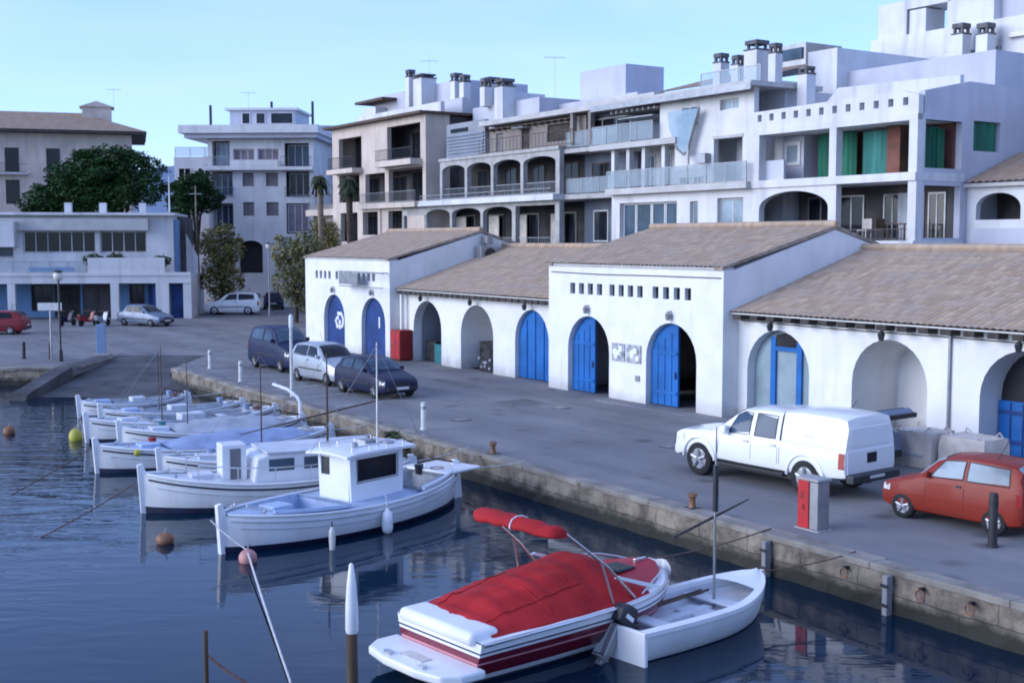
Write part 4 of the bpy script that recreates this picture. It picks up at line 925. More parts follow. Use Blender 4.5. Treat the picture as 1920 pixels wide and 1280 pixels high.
tree('pine_tree', 'smaller round dark pine in front of the white apartments', 'tree', (-26.7,104,-.5), 7, .35,
     [(-.3,0,10.6,1.7,1.6,1.3),(.8,.4,9.9,1.4,1.4,1.2),(-.9,-.3,9.2,1.4,1.3,1.2),(.5,-.4,11.4,1.2,1.2,.8)], 8000, .15, 'pine_leaf', seed=4)
tree('plane_tree', 'brownish autumn tree beside the tall thin pole', 'tree', (-23.4,99,0), 2.4, .2,
     [(-.8,0,5.6,1.1,1.2,1.3),(.7,.3,5.2,1.2,1.2,1.2),(-.1,-.2,3.9,1.5,1.3,1.1),(.3,.2,6.6,.8,.9,.8),(-.9,.1,2.7,1.0,1.0,1.0),(.8,.2,2.6,1.1,1.0,1.0),(0,.1,1.5,1.2,1.0,.8)], 4600, .15, 'autumn_leaf', seed=5, hollow=.0)
tree('plane_tree', 'olive brown tree leaning over the road beside the arcade end', 'tree', (-15.5,88,0), 2.2, .18,
     [(-.6,0,5.1,1.2,1.2,1.1),(.8,.2,5.5,1.2,1.2,1.1),(.1,-.3,3.9,1.4,1.3,1.1),(1.2,.2,3.3,1.1,1.1,1.2),(-.8,0,3.0,1.0,.9,.9),(.3,0,2.0,1.4,1.0,.9),(1.7,.4,4.4,.8,.8,.9),(.9,.2,1.2,1.0,.9,.7)], 5600, .14, 'olive_leaf', seed=6, hollow=.0)
tree('plane_tree', 'smaller brownish bare-stemmed tree behind the arcade roof', 'tree', (-14.2,97,0), 4.0, .16,
     [(0,0,6.0,1.5,1.3,1.3),(1.1,.2,5.2,1.2,1.1,1.2),(-.9,0,6.9,.9,.9,.9),(-1.2,.2,4.6,1.0,1,1.0)], 2600, .15, 'autumn_leaf', seed=8, hollow=.0)
def palm(label, loc, h, bark, seed):
    t = thing('palm_tree', label, 'palm tree', loc); rnd = random.Random(seed)
    m = MB(); m.tube([(0,0,-.05),(.05,0,h*.5),(0,.05,h)], [.24,.2,.23], 9); m.ball((0,.05,h),.36,1.3); m.build('trunk', bark, t, smooth=60)
    m = MB()
    for k in range(26):
        a = 2*math.pi*k/26+rnd.uniform(-.1,.1); L = rnd.uniform(.5,.75); up = rnd.uniform(-.2,.75)
        pts = []
        for j in range(6):
            s = j/5; pts.append(Vector((math.cos(a)*L*s, math.sin(a)*L*s, h+.25+up*s*1.1-1.15*s*s)))
        side = Vector((-math.sin(a), math.cos(a), 0))
        for p, q in zip(pts, pts[1:]):
            for e in (-1,1):
                m.poly([p, q, q+side*e*.15+Vector((0,0,-.12)), p+side*e*.15+Vector((0,0,-.12))])
    m.build('crown', 'palm_leaf', t, recalc=False)
palm('slender palm with a dark trunk against the cream apartments', (-10.7,81,0), 9.6, 'bark', 1)
palm('slender palm with a pale trunk in the gap left of the cream apartments', (-14.0,90,0), 10.2, 'bark_pale', 2)
# a bush growing in the quay face, and creepers
t = qthing('wall_weed', 'green weeds hanging over the quay edge behind the wheelhouse boat', 'plant', -33.2, 17.25, -.25)
m = MB(); leaf_cloud(m, [(0,0,0,.45,.22,.28),(.5,-.05,-.05,.35,.18,.2),(-.4,-.05,.02,.25,.18,.2)], 420, .07, random.Random(4), hollow=.05); m.build('foliage', 'weed_leaf', t, recalc=False)
m = MB()
for k in range(8): m.tube([(-.4+k*.12,.16,-.15),(-.35+k*.12,0,.0),(-.4+k*.13,-.12,.12)], [.012,.01,.005], 4)
m.build('stems', 'bark', t)
# club balcony plants
for i, (x, h) in enumerate(((13.6,.9),(15.3,1.0),(18.6,.8))):
    p = Vector((-45,90,0)) + Matrix.Rotation(R(8),3,'Z') @ Vector((x,1.0,3.27))
    t = thing('potted_plant', ['dark potted shrub at the left end of the club balcony wall','bushy potted shrub in the middle of the club balcony wall','small potted shrub nearest the sloping club parapet'][i], 'plant', p, 0)
    m = MB(); m.lathe((0,0,0),[(.22,0),(.3,.45),(.33,.5),(.28,.5)],12); m.build('pot', 'render_brick_red', t)
    m = MB(); leaf_cloud(m, [(0,0,.75+h*.4,.75,.6,h*.55)], 500, .13, random.Random(i), hollow=.05); m.build('foliage', 'weed_leaf', t, recalc=False)
    m = MB(); m.tube([(0,0,.4),(.05,0,.75+h*.4)], [.04,.02], 6); m.build('stem', 'bark', t)
# ================================================================ BOATS (local +x = bow, z = 0 at the waterline)
def boat_frame(name, label, bow, stern, group=None, cat='boat'):
    b, s = Q(*bow), Q(*stern); c = (b+s)/2; d = b-s
    e = thing(name, label, cat, (c.x, c.y, WATER), math.atan2(d.y, d.x), group)
    return e, d.length
def sec_y(b, h, e=2.2, p=.55): return b*max(0, 1-(1-h)**e)**p
def hull(L, beam, fb_bow, fb_mid, fb_stern, draft=.45, pointed=True, tw=.7, n=26, bow_fine=1.0, e=2.2, p=.55, flare=0.0, full=.5):
    """station functions of a hull: half beam, sheer height and keel depth along x in [-L/2, L/2]"""
    def half(x):
        s = x/L+.5
        if pointed:
            k = abs(2*s-1); return beam/2*max(.012, (1-k**(2.3 if s < .5 else 2.1*bow_fine)))**(.72)
        if s > full: k = (s-full)/(1-full); return beam/2*max(.012, 1-k**(2.2*bow_fine))**.72
        return beam/2*(tw+(1-tw)*math.sin(math.pi/2*s/full))
    def sheer(x):
        s = x/L+.5
        return fb_mid + (fb_bow-fb_mid)*max(0,2*s-1)**2 + (fb_stern-fb_mid)*max(0,1-2*s)**2
    def keel(x):
        s = x/L+.5
        k = abs(2*s-1)**3 if pointed else max(0,2*s-1)**3
        return -draft*(1-.55*k)
    return half, sheer, keel
def hull_mesh(L, H, fr, ring_mats, n=30, e=2.2, p=.55, rake=.0, transom=False, cap=.07, inner=None, rub=None):
    """fr: fractions of the freeboard for the rings above water; ring_mats: material index per band, bottom band first"""
    half, sheer, keel = H; m = MB(); rows = []
    for i in range(n+1):
        x = -L/2 + L*i/n; b = half(x); g = sheer(x); k = keel(x); col = []
        for hz in (k, k*.6, k*.25, .02):
            h = (hz-k)/(g-k); col.append((hz, sec_y(b,h,e,p)))
        for f in fr: hz = .02+(g-.02)*f; col.append((hz, sec_y(b,(hz-k)/(g-k),e,p)))
        rake_at = lambda z: rake*max(0, x/(L/2))**6*(z/ max(g,.1))
        right = [(x+rake_at(z), -y, z) for z, y in col]; left = [(x+rake_at(z), y, z) for z, y in col[::-1]]
        rows.append(right+left)
    nr = 4+len(fr)
    def mi(i, k): kk = k if k < nr-1 else (2*nr-2-k); 
    def mi(i, k):
        if k == nr-1: return None
        j = k if k < nr else 2*nr-2-k
        return ring_mats[min(j, len(ring_mats)-1)]
    V = [[m.v(q) for q in r] for r in rows]
    for i in range(n):
        for k in range(2*nr-1):
            if k == nr-1: continue
            m.f([V[i][k], V[i][k+1], V[i+1][k+1], V[i+1][k]], mi(i,k))
        m.f([V[i][0], V[i+1][0], V[i+1][-1], V[i][-1]], ring_mats[0])
    for end in (0, n):
        for k in range(nr-1): m.f([V[end][k], V[end][k+1], V[end][2*nr-2-k], V[end][2*nr-1-k]], ring_mats[min(k,len(ring_mats)-1)])
    bmesh.ops.remove_doubles(m.bm, verts=m.bm.verts[:], dist=.0005)
    return m
def deck_mesh(L, H, x0, x1, inset, dz, camber=.05, n=20, e=2.2, p=.55, wells=()):
    half, sheer, keel = H; m = MB()
    cuts = sorted(wells); pos = x0; spans = []
    for a, b, sd in cuts: spans.append((pos, a, None)); spans.append((a, b, sd)); pos = b
    spans.append((pos, x1, None))
    for a, b, sd in spans:
        k = max(2, int(n*(b-a)/(x1-x0))+1); xs = [a+(b-a)*i/k for i in range(k+1)]
        if sd is None:
            m.grid([[(x, max(.01, half(x)-inset)*q, sheer(x)+dz+camber*(1-q*q)) for q in (-1,-.6,-.2,.2,.6,1)] for x in xs])
        else:
            for g in (-1, 1):
                m.grid([[(x, g*(max(.03, half(x)-sd)-.01), sheer(x)+dz+.02), (x, g*max(.01, half(x)-inset), sheer(x)+dz)] for x in xs])
    return m
def edge_tube(L, H, x0, x1, r, out, dz, n=30, mi=None, m=None):
    half, sheer, keel = H; m = m or MB()
    for sd in (-1,1): m.tube([(x0+(x1-x0)*i/n, sd*(half(x0+(x1-x0)*i/n)+out), sheer(x0+(x1-x0)*i/n)+dz) for i in range(n+1)], r, 6, mi)
    return m
def well(L, H, x0, x1, side, depth, n=14):
    """cockpit: coaming ring, inner walls and a floor"""
    half, sheer, keel = H; rows = []; m = MB()
    xs = [x0+(x1-x0)*i/n for i in range(n+1)]
    loop = [(x, max(.05, half(x)-side)) for x in xs]; pts = loop + [(x,-y) for x,y in loop[::-1]]
    rows = []
    for dz, ins in ((.03,.05),(.10,.03),(.10,-.02),(-depth,-.05)):
        rows.append([(x, y+(ins if y > 0 else -ins), sheer(x)+dz if dz > -.05 else sheer((x0+x1)/2)-depth) for x,y in pts])
    m.grid(rows, closed=True); m.poly(rows[-1]); return m
def llaut(label, bow, stern, beam=2.0, deck='deck_white', cover=None, cockpit=True, post=True, stripe='navy_stripe', house=None, group='llaut boats moored stern to the quay', fb=(.78,.5,.66), foul='antifoul', name='fishing_boat', wells=None):
    e, L = boat_frame(name, label, bow, stern, group, 'boat')
    H = hull(L, beam, *fb); half, sheer, keel = H
    hm = hull_mesh(L, H, (.16,.5,.86,1.0), [1,1,1,1,0,0,0], e=2.4, p=.5)
    hm.build('hull', ['white_hull', foul], e, smooth=45)
    wl = wells(L) if wells else ([(-L*.34, L*.20, .36)] if cockpit else [])
    m = deck_mesh(L, H, -L/2+.12, L/2-.12, .05, -.02, wells=wl); m.build('deck', deck, e, smooth=50)
    m = edge_tube(L, H, -L/2+.06, L/2-.06, .035, .01, .02); m.build('gunwale', 'white_gel', e, smooth=60)
    m = edge_tube(L, H, -L/2+.1, L/2-.1, .022, .022, -.10); m.build('rubbing_strake', stripe, e, smooth=60)
    m = MB(); h = sheer(L/2); m.prism([(L/2-.10,-.35),(L/2+.06,-.30),(L/2+.15,h+.24),(L/2+.02,h+.27),(L/2-.08,h)], -.055, .055)
    m.build('stem_post', 'white_gel', e, bevel=.02)
    m = MB(); m.prism([(-L/2+.08,-.3),(-L/2-.05,-.28),(-L/2-.12,sheer(-L/2)+.16),(-L/2+.04,sheer(-L/2)+.16)], -.05, .05); m.build('stern_post', 'white_gel', e, bevel=.02)
    m = MB(); m.prism([(-L/2-.02,-.4),(-L/2-.34,-.38),(-L/2-.2,sheer(-L/2)+.1),(-L/2-.08,sheer(-L/2)+.1)], -.025, .025); rd = m.build('rudder', 'white_hull', e)
    m = MB(); m.tube([(-L/2-.14,0,sheer(-L/2)+.06),(-L/2+.9,.05,sheer(-L/2)+.32)], .025, 6); m.build('tiller', 'brown_wood', rd)
    if cockpit:
        m = well(L, H, -L*.34, L*.20, .36, .22); m.build('cockpit', 'deck_grey', e, smooth=30)
        if not cover:
            for x in (-L*.22, -L*.02, L*.12):
                m = MB(); w = max(.1, half(x)-.36); m.box(x-.13,x+.13,-w,w,sheer(x)-.05,sheer(x)-.01); m.build('thwart', 'deck_white', e)
    if cover:
        m = MB(); rows = []
        x0, x1 = -L*.38, L*.24
        for i in range(15):
            x = x0+(x1-x0)*i/14; b = max(.1,half(x)-.10); k = math.sin(math.pi*i/14)**.5; sg = .03*math.sin(i*1.9)
            rows.append([(x, b*s, sheer(x)+.05+(.34*k+sg)*(1-abs(s)**1.5)) for s in (-1,-.75,-.4,0,.4,.75,1)])
        m.grid(rows); m.build('canvas_cover', cover, e, smooth=60)
    else:
        m = MB(); m.box(-L*.1,L*.03,-.28,.28,sheer(0)-.2,sheer(0)+.22); m.build('engine_box', 'deck_white', e, bevel=.03)
    rn0 = random.Random(int(L*777))
    m = MB(); hx = L*.30; m.box(hx-.28,hx+.28,-.26,.26,sheer(hx)+.0,sheer(hx)+.13); m.build('hatch', deck, e, bevel=.02)
    for sx in (.40, -.42):
        for sd in (-1,1):
            m = MB(); x = sx*L; y = sd*max(.06, half(x)-.1); m.cone((x,y,sheer(x)),(x,y,sheer(x)+.14),.025,.025,6)
            m.tube([(x-.1,y,sheer(x)+.10),(x+.1,y,sheer(x)+.10)], .015, 5); m.build('cleat', 'steel', e)
    for fx in ((-.18, .12) if cockpit else ()):
        fz = sheer(fx*L)-.30; yy = half(fx*L)+.08
        k = MB(); k.lathe((fx*L,yy,fz), [(.02,.22),(.08,.15),(.09,0),(.08,-.15),(.02,-.22)], 10); k.build('fender', rn0.choice(['white_gel','tarp_blue','metal_dark']), e, smooth=60)
    bx_ = -L*.36 if not cover else L*.27
    k = MB(); k.lathe((bx_, -.25, sheer(bx_)+.02), [(.09,0),(.12,.22),(.13,.24),(.11,.24)], 12); k.build('bucket', rn0.choice(['metal_dark','teal_plastic','red_faded','tarp_blue']), e)
    # loose gear: a coil of rope, a bucket and a plank line along the topside
    rn = random.Random(int(L*1000)); x = -L*.40; m = MB()
    for k in range(3): m.tube([(x+.16*math.cos(2*math.pi*j/12), .1+.16*math.sin(2*math.pi*j/12), sheer(x)+.07+.03*k) for j in range(13)], .02, 5)
    m.build('rope_coil', rn.choice(['rope','rope_brown']), e)
    m = edge_tube(L, H, -L/2+.25, L/2-.25, .008, .012, -.26); m.build('plank_line', 'deck_grey', e)
    return e, L, H
def mast(e, x, y, z0, h, r=.04, m='brown_wood', yard=None):
    k = MB(); k.tube([(x,y,z0),(x,y,z0+h*.5),(x,y,z0+h)], [r, r*.85, r*.5], 7); o = k.build('mast', m, e, smooth=60)
    for dx_ in (1.9, -1.6):
        k = MB(); k.tube([(x,y,z0+h*.97),(x+dx_,y*.5,z0+.12)], .006, 4); k.build('stay', 'metal_grey', o)
    if yard:
        k = MB(); (dx0,dz0),(dx1,dz1) = yard; k.tube([(x+dx0,y+.07,z0+dz0),((x*2+dx0+dx1)/2,y+.07,z0+(dz0+dz1)/2),(x+dx1,y+.07,z0+dz1)], [.02,.025,.012], 6); k.build('yard', m, o, smooth=60)
    return o
def fender(e, x, y, z, col='white_gel'):
    m = MB(); m.lathe((x,y,z), [(.03,.30),(.05,.25),(.12,.18),(.13,0),(.13,-.15),(.11,-.25),(.03,-.30)], 12); f = m.build('fender', col, e, smooth=60)
    m = MB(); m.tube([(x,y,z+.3),(x,y*.97,z+.62)], .012, 5); m.build('line', 'rope', f)
# A  farthest, grey blue low boat
e, L, H = llaut('low pale boat farthest along the quay with an open blue grey inside', (-47.2,11.2), (-47.1,15.2), 1.6, deck='deck_blue', fb=(.62,.45,.62))
# a further slim boat in the gap
e, L, H = llaut('slim white boat with a blue inside between the farthest boat and the bare decked one', (-44.1,11.2), (-44.0,16.3), 1.7, deck='deck_blue', fb=(.66,.45,.6))
mast(e, L*.10, 0, .45, 2.2, .02)
# B
e, L, H = llaut('second boat from the far end with a bare pale deck and a low mast', (-41.2,10.0), (-41.5,16.6), 2.2, deck='deck_white')
mast(e, L*.12, 0, .5, 2.6, .022)
# B2
e, L, H = llaut('pale open boat squeezed between two covered ones, mast at mid length', (-38.7,10.4), (-38.6,16.4), 2.15, deck='deck_white', cover='tarp_grey')
mast(e, L*.15, .1, .5, 2.4, .02)
# C
e, L, H = llaut('boat with a blue canvas cover and a tall white stem post', (-35.6,8.9), (-35.9,16.2), 2.35, deck='deck_blue', cover='tarp_blue')
m = MB(); m.ball((L/2-.9,.75,.60),.1,1); m.build('float', 'buoy_yellow', e, smooth=60)
# D
e, L, H = llaut('boat under a pale blue cover just behind the small cabin boat', (-32.9,9.9), (-32.6,16.2), 2.2, deck='deck_white', cover='tarp_blue')
mast(e, L*.05, 0, .5, 3.0, .024)
# E cabin boat
e, L, H = llaut('white boat with a small cabin and a wavy dark line along its side', (-29.7,8.5), (-28.9,15.4), 2.3, deck='deck_white', cockpit=False, fb=(.95,.62,.75))
half, sheer, keel = H
m = MB(); z = sheer(0); m.prism([(-2.3,z-.05),(.95,z-.05),(.85,z+.62),(.5,z+.72),(-2.3,z+.70)], -.72, .72); m.build('cabin', 'white_gel', e, bevel=.06)
m = MB(); m.box(-2.45,.62,-.80,.80,z+.715,z+.77); m.build('cabin_roof', 'deck_white', e, bevel=.02)
for sd in (-1,1):
    for a, b in ((-.1,.55),(-1.15,-.35),(-2.05,-1.4)):
        m = MB(); m.box(a,b,sd*.72-.012 if sd>0 else -.735,.735 if sd>0 else sd*.72+.012,z+.28,z+.58); m.build('window', 'window_blue', e, bevel=.01)
m = MB(); m.box(1.0,1.62,-.30,.30,z-.05,z+.95); hb = m.build('companionway', 'white_gel', e, bevel=.03)
m = MB(); m.box(1.15,1.42,.301,.312,z+.08,z+.84); m.build('hatch_door', 'shutter', hb)
m = MB()
for sd in (-1,1):
    pts = [(-L*.45+L*.78*k/6, sd*(half(-L*.45+L*.78*k/6)-.05), sheer(-L*.45+L*.78*k/6)+.42) for k in range(7)]
    m.tube(pts, .018, 5)
    for x,y,zz in pts: m.tube([(x,y,zz-.42),(x,y,zz)], .014, 5)
m.build('hand_rail', 'steel', e)
mast(e, -1.2, 0, z+.7, 2.4, .032, yard=((-1.9,1.2),(2.3,.45)))
# F wheelhouse boat
e, L, H = llaut('largest white boat with a wheelhouse, open foredeck and one white fender', (-24.85,8.75), (-27.05,15.7), 2.5, deck='deck_blue', cockpit=False, fb=(.82,.62,.86), foul='navy_stripe', stripe='deck_white', wells=lambda L: [(.8, L*.36, .30), (-L*.36, -1.4, .26)])
half, sheer, keel = H
m = well(L, H, .8, L*.36, .30, .32); m.build('fore_well', 'deck_blue', e, smooth=30)
m = well(L, H, -L*.36, -1.4, .26, .34); m.build('cockpit', 'deck_grey', e, smooth=30)
z = sheer(0)-.14
hw = .54; x1, x0 = .42, -1.25; ht = 1.26
m = MB()
for a_, b_ in ((-hw, -hw+.06), (hw-.06, hw)):
    m.wall([(x0,z),(x1,z),(x1+.05,z+ht),(x0,z+ht)], [[(x0+.2,z+.60),(x1-.17,z+.60),(x1-.15,z+ht-.14),(x0+.2,z+ht-.14)]], a_, b_)
m.wall([(-hw+.061,z),(hw-.061,z),(hw-.061,z+ht),(-hw+.061,z+ht)], [[(-.46,z+.72),(-.16,z+.72),(-.16,z+ht-.12),(-.46,z+ht-.12)]], x1-.04, x1+.03, axis='x')
m.wall([(-hw+.061,z),(-.25,z),(-.25,z+ht-.1),(.25,z+ht-.1),(.25,z),(hw-.061,z),(hw-.061,z+ht),(-hw+.061,z+ht)], [], x0, x0+.06, axis='x')
wh = m.build('wheelhouse', 'white_gel', e)
for sd in (-1,1):
    m = MB(); y = sd*(hw-.03); m.box(x0+.19,x1-.14,y-.006,y+.006,z+.59,z+ht-.13); m.build('window', 'window_dark', wh)
    m = MB(); y = sd*(hw+.004); xm = (x0+x1)/2
    for q_ in (x0+.17, x1-.18): m.box(q_-.015,q_+.015,min(y,y-sd*.03),max(y,y-sd*.03),z+.57,z+ht-.12)
    m.box(x0+.17,x1-.165,min(y,y-sd*.03),max(y,y-sd*.03),z+.56,z+.59); m.build('window_trim', 'metal_grey', wh)
m = MB(); m.box(x1-.01,x1+.0,-.46,-.16,z+.72,z+ht-.12); m.build('window', 'window_dark', wh)
m = MB(); rows = [[(x, y*.72, z+ht+.01+.06*(1-(y/1.0)**2)+dz) for y in (-.98,-.6,-.2,.2,.6,.98)] for x, dz in ((x1+.28,-.02),(x1,.02),(-.5,.03),(x0-.28,.0))]
m.grid(rows); m.grid([[(a,b,c-.06) for a,b,c in r] for r in rows]); 
for r in (rows[0], rows[-1]): m.grid([r, [(a,b,c-.06) for a,b,c in r]])
for k in (0,-1): m.grid([[r[k] for r in rows], [(r[k][0],r[k][1],r[k][2]-.06) for r in rows]])
m.build('wheelhouse_roof', 'white_gel', e)
m = MB(); rz = z+ht+.06
for sd in (-.55,.55):
    m.tube([(.4,sd,rz+.10),(x0,sd,rz+.10)], .016, 5)
    for x in (.4,-.15,-.7,x0): m.tube([(x,sd,rz-.06),(x,sd,rz+.10)], .012, 5)
m.build('roof_rail', 'steel', e)
m = MB(); m.box(-.8,-.45,-.25,.1,rz-.03,rz+.11); m.cone((0,.2,rz-.02),(0,.2,rz+.14),.10,.08,10); m.box(-1.15,-.9,.1,.36,rz-.03,rz+.07); m.build('roof_gear', 'metal_grey', e, bevel=.01)
m = MB(); m.box(.1,.34,-.35,.25,z+.4,z+.7); m.box(-.5,-.1,-.2,.2,z+.2,z+.8); m.build('helm', 'dark_wood', e)
mast(e, -.55, .4, rz-.05, 2.5, .022, 'steel')
m = MB(); y0 = half(-L*.44)
m.box(-L/2-.25,-L*.36,-.72,.72,sheer(-L*.44)+.03,sheer(-L*.44)+.10); m.build('stern_platform', 'white_gel', e, bevel=.03)
m = MB()
for sd in (-1,1):
    pts = [(-1.35-(L*.40-1.35)*k/5, sd*(half(-1.35-(L*.40-1.35)*k/5)-.04), sheer(-1.35-(L*.40-1.35)*k/5)+.12) for k in range(6)]; m.tube(pts, .06, 6)
m.build('bulwark', 'white_gel', e, smooth=60)
fender(e, .12, half(.12)+.14, .28)
m = MB(); rows = []
# white curved guard and davit at the quay end of the covered boats
t = qthing('davit', 'white bent tube davit standing at the quay edge behind the covered boats', 'davit', -39.3, 16.7, -.7)
m = MB(); m.tube([(0,0,-.4),(0,0,.95),(-.08,-.06,1.15),(-.4,-.28,1.40),(-.95,-.6,1.55)], .06, 8); m.build('bent_tube', 'white_gel', t, smooth=60)
m = MB(); m.tube([(-.15,.02,-.4),(-.15,.02,.9)], .03, 6); m.tube([(0,0,.45),(-.15,.02,.45)], .02, 5); m.tube([(0,0,.85),(-.15,.02,.85)], .02, 5); m.build('brace', 'white_gel', t)
# ---------------------------------------------------------------- red speedboat
bow, stern = (-16.65, 13.75), (-16.0, 9.0)
e, L = boat_frame('speedboat', 'white and dark red speedboat under a bright red canvas cover', bow, stern, None, 'speedboat')
H = hull(L, 2.46, .92, .80, .72, draft=.4, pointed=False, tw=.86, bow_fine=1.65, full=.45); half, sheer, keel = H
hm = hull_mesh(L, H, (.06,.20,.50,.55,.70,.76,.80,1.0), [1,1,1,1,0,2,3,2,0,4,0,0], n=44, e=1.5, p=.62, rake=.30)
hm.build('hull', ['white_gel','antifoul','maroon_gel','pink_line','navy_stripe'], e, smooth=40)
m = deck_mesh(L, H, -L/2+.02, L/2-.06, .02, .0, camber=.10, n=30); m.build('deck', 'white_gel', e, smooth=50)
m = edge_tube(L, H, -L/2+.03, L/2-.03, .03, .005, -.02); m.build('rub_rail', 'steel', e, smooth=60)
m = MB(); rows = []; n = 40
prof = [(-.45,.05),(-.40,.13),(-.30,.27),(-.15,.39),(0,.49),(.08,.57),(.13,.53),(.19,.30),(.225,.13),(.24,.10)]
def ph_(s):
    for (a,b),(c,d) in zip(prof, prof[1:]):
        if a <= s <= c: q = (s-a)/(c-a); q = q*q*(3-2*q); return b+(d-b)*q
    return prof[0][1] if s < 0 else prof[-1][1]
rnd = random.Random(2)
for i in range(n+1):
    s = -.44+.68*i/n; x = s*L; w = max(.06, half(x)-.07-.06*max(0,.2-abs(s+.44))*4); hh_ = ph_(s)
    wr = .018*math.sin(i*1.3)+.012*math.sin(i*2.9)
    r = []
    for k in range(-10,11):
        y = k/10; a = abs(y)
        zz = hh_*(1-a**2.6)+.03 + wr*(1-a)*1.0 - .05*math.exp(-((a-.55)/.18)**2)*(hh_ > .25) + .012*math.sin(k*1.7+i*.6)
        xx = x
        if i == 0: xx = x-.10*math.sin(k*1.1)*(1-a) - .35*(1-a*a)*0
        r.append((xx, w*y, sheer(x)+zz))
    rows.append(r)
V = m.grid(rows)
# hem that tucks down over the edge
for k in (0,-1): m.grid([[r[k] for r in rows], [(r[k][0], r[k][1]*1.035, r[k][2]-.09) for r in rows]])
m.grid([rows[0], [(a-.05,b,c-.16) for a,b,c in rows[0]]])
m.build('canvas_cover', 'red_canvas', e, smooth=75)
# glossy red foredeck, white at the rim, with a hatch
m = MB(); fr_ = []
for i in range(15):
    x = L*.215+L*.255*i/14; b = max(.02, half(x)-.17); fr_.append([(x, b*q, sheer(x)+.012+.10*(1-(b*q/max(.05,half(x)))**2)+.012) for q in (-1,-.7,-.35,0,.35,.7,1)])
m.grid(fr_); m.build('foredeck', 'red_gel', e, smooth=50)
m = MB(); x = L*.31; m.box(x-.24,x+.24,-.24,.24,sheer(x)+.11,sheer(x)+.165); m.build('deck_hatch', 'window_dark', e, bevel=.03)
m = MB(); x = L*.43; m.box(x-.14,x+.14,-.03,.03,sheer(x)+.10,sheer(x)+.17); m.build('bow_cleat', 'steel', e, bevel=.01)
# seam strips over the canvas (raised piping)
m = MB()
for yk in (4,16): m.tube([Vector(r[yk])+Vector((0,0,.006)) for r in rows[2:26]], .012, 5)
for i in (14,23): m.tube([Vector(p)+Vector((0,0,.006)) for p in rows[i][1:-1]], .011, 5)
m.build('piping', 'red_canvas', e)
# padded white aft deck and swim platform
m = MB(); m.box(-L*.5-.10,-L*.40,-half(-L*.45)+.16,half(-L*.45)-.16,sheer(-L*.4)-.10,sheer(-L*.4)+.12); m.build('sun_pad', 'white_gel', e, bevel=.10, seg=4)
m = MB()
pts = [(-L/2+.05,-1.10),(-L/2-.40,-1.10),(-L/2-.66,-.92),(-L/2-.76,-.4),(-L/2-.76,.4),(-L/2-.66,.92),(-L/2-.40,1.10),(-L/2+.05,1.10)]
m.prism(pts, .22, .36, axis='z'); m.build('swim_platform', 'white_gel', e, bevel=.04)
m = MB(); m.box(-L/2-.5,-L/2-.3,-.25,.3,.361,.375); m.box(-L/2-.66,-L/2-.58,.35,.5,.361,.41); m.box(-L/2-.66,-L/2-.58,-.5,-.38,.361,.41); m.build('platform_fittings', 'steel', e)
# windscreen posts, bimini frame and rolled red bimini
m = MB()
for sd in (-1,1):
    m.tube([(.75,sd*1.14,sheer(0)+.05),(.2,sd*1.08,sheer(0)+.62),(-.62,sd*.96,sheer(0)+1.27)], .022, 6)
    m.tube([(.25,sd*1.14,sheer(0)+.05),(.05,sd*1.07,sheer(0)+.74)], .02, 6)
m.tube([(-.62,-.96,sheer(0)+1.22),(-.62,.96,sheer(0)+1.22)], .02, 6); m.build('bimini_frame', 'steel', e)
m = MB(); pts = []; rad = []
for k in range(17):
    s = k/16; y = -1.0+2.0*s; pts.append((-.76-.10*math.sin(math.pi*s)+.02*math.sin(k*2.2), y, sheer(0)+1.30+.06*math.sin(math.pi*s)+.012*math.sin(k*1.7))); rad.append(.095+.008*math.sin(k*2.1)+.02*s if 0 < k < 16 else .07)
rows = []
for (x_, y_, z_), r_ in zip(pts, rad):
    ring = []
    for k in range(14):
        g_ = 2*math.pi*k/14; ring.append((x_+r_*2.0*math.cos(g_)+.10*(math.sin(g_) < -.3)*r_, y_+.02*math.cos(3*g_), z_+r_*.92*math.sin(g_)-r_*.5*math.cos(g_)**2))
    rows.append(ring)
V = m.grid(rows, closed=True); m.f(V[0][::-1]); m.f(V[-1]); bm_ = m.build('folded_bimini', 'red_canvas', e, smooth=70)
m = MB()
for k in (7,):
    c_ = rows[k]; m.tube([(p[0]+(p[0]-pts[k][0])*.04, p[1], p[2]+(p[2]-pts[k][2])*.06) for p in c_+c_[:1]], .012, 5)
m.build('strap', 'white_gel', bm_)
m = MB(); x = .55
for sd in (-1,1): m = MB(); m.prism([(x+.75,sheer(1)+.06),(x+.95,sheer(1)+.06),(x-.05,sheer(1)+.40),(x-.15,sheer(1)+.38)], sd*1.02-.02, sd*1.02+.02); m.build('windscreen_frame', 'white_gel', e)
# low bow rail
m = MB()
for sd in (-1,1):
    pts = [(L*.2+L*.27*k/6, sd*(half(L*.2+L*.27*k/6)-.10), sheer(L*.2+L*.27*k/6)+.02+.16*math.sin(math.pi*k/6)) for k in range(7)]; m.tube(pts, .016, 6)
m.build('bow_rail', 'steel', e)
# ---------------------------------------------------------------- white dinghy with outboard
e, L = boat_frame('dinghy', 'small open white dinghy with a grey outboard and a bare mast', (-15.7,15.4), (-15.1,11.75), None, 'dinghy')
H = hull(L, 1.6, .74, .55, .52, draft=.25, pointed=False, tw=.74, full=.5, bow_fine=.95); half, sheer, keel = H
hm = hull_mesh(L, H, (.2,.6,.82,1.0), [1,1,1,0,0,0,0], n=28, e=1.9, p=.55, rake=.12)
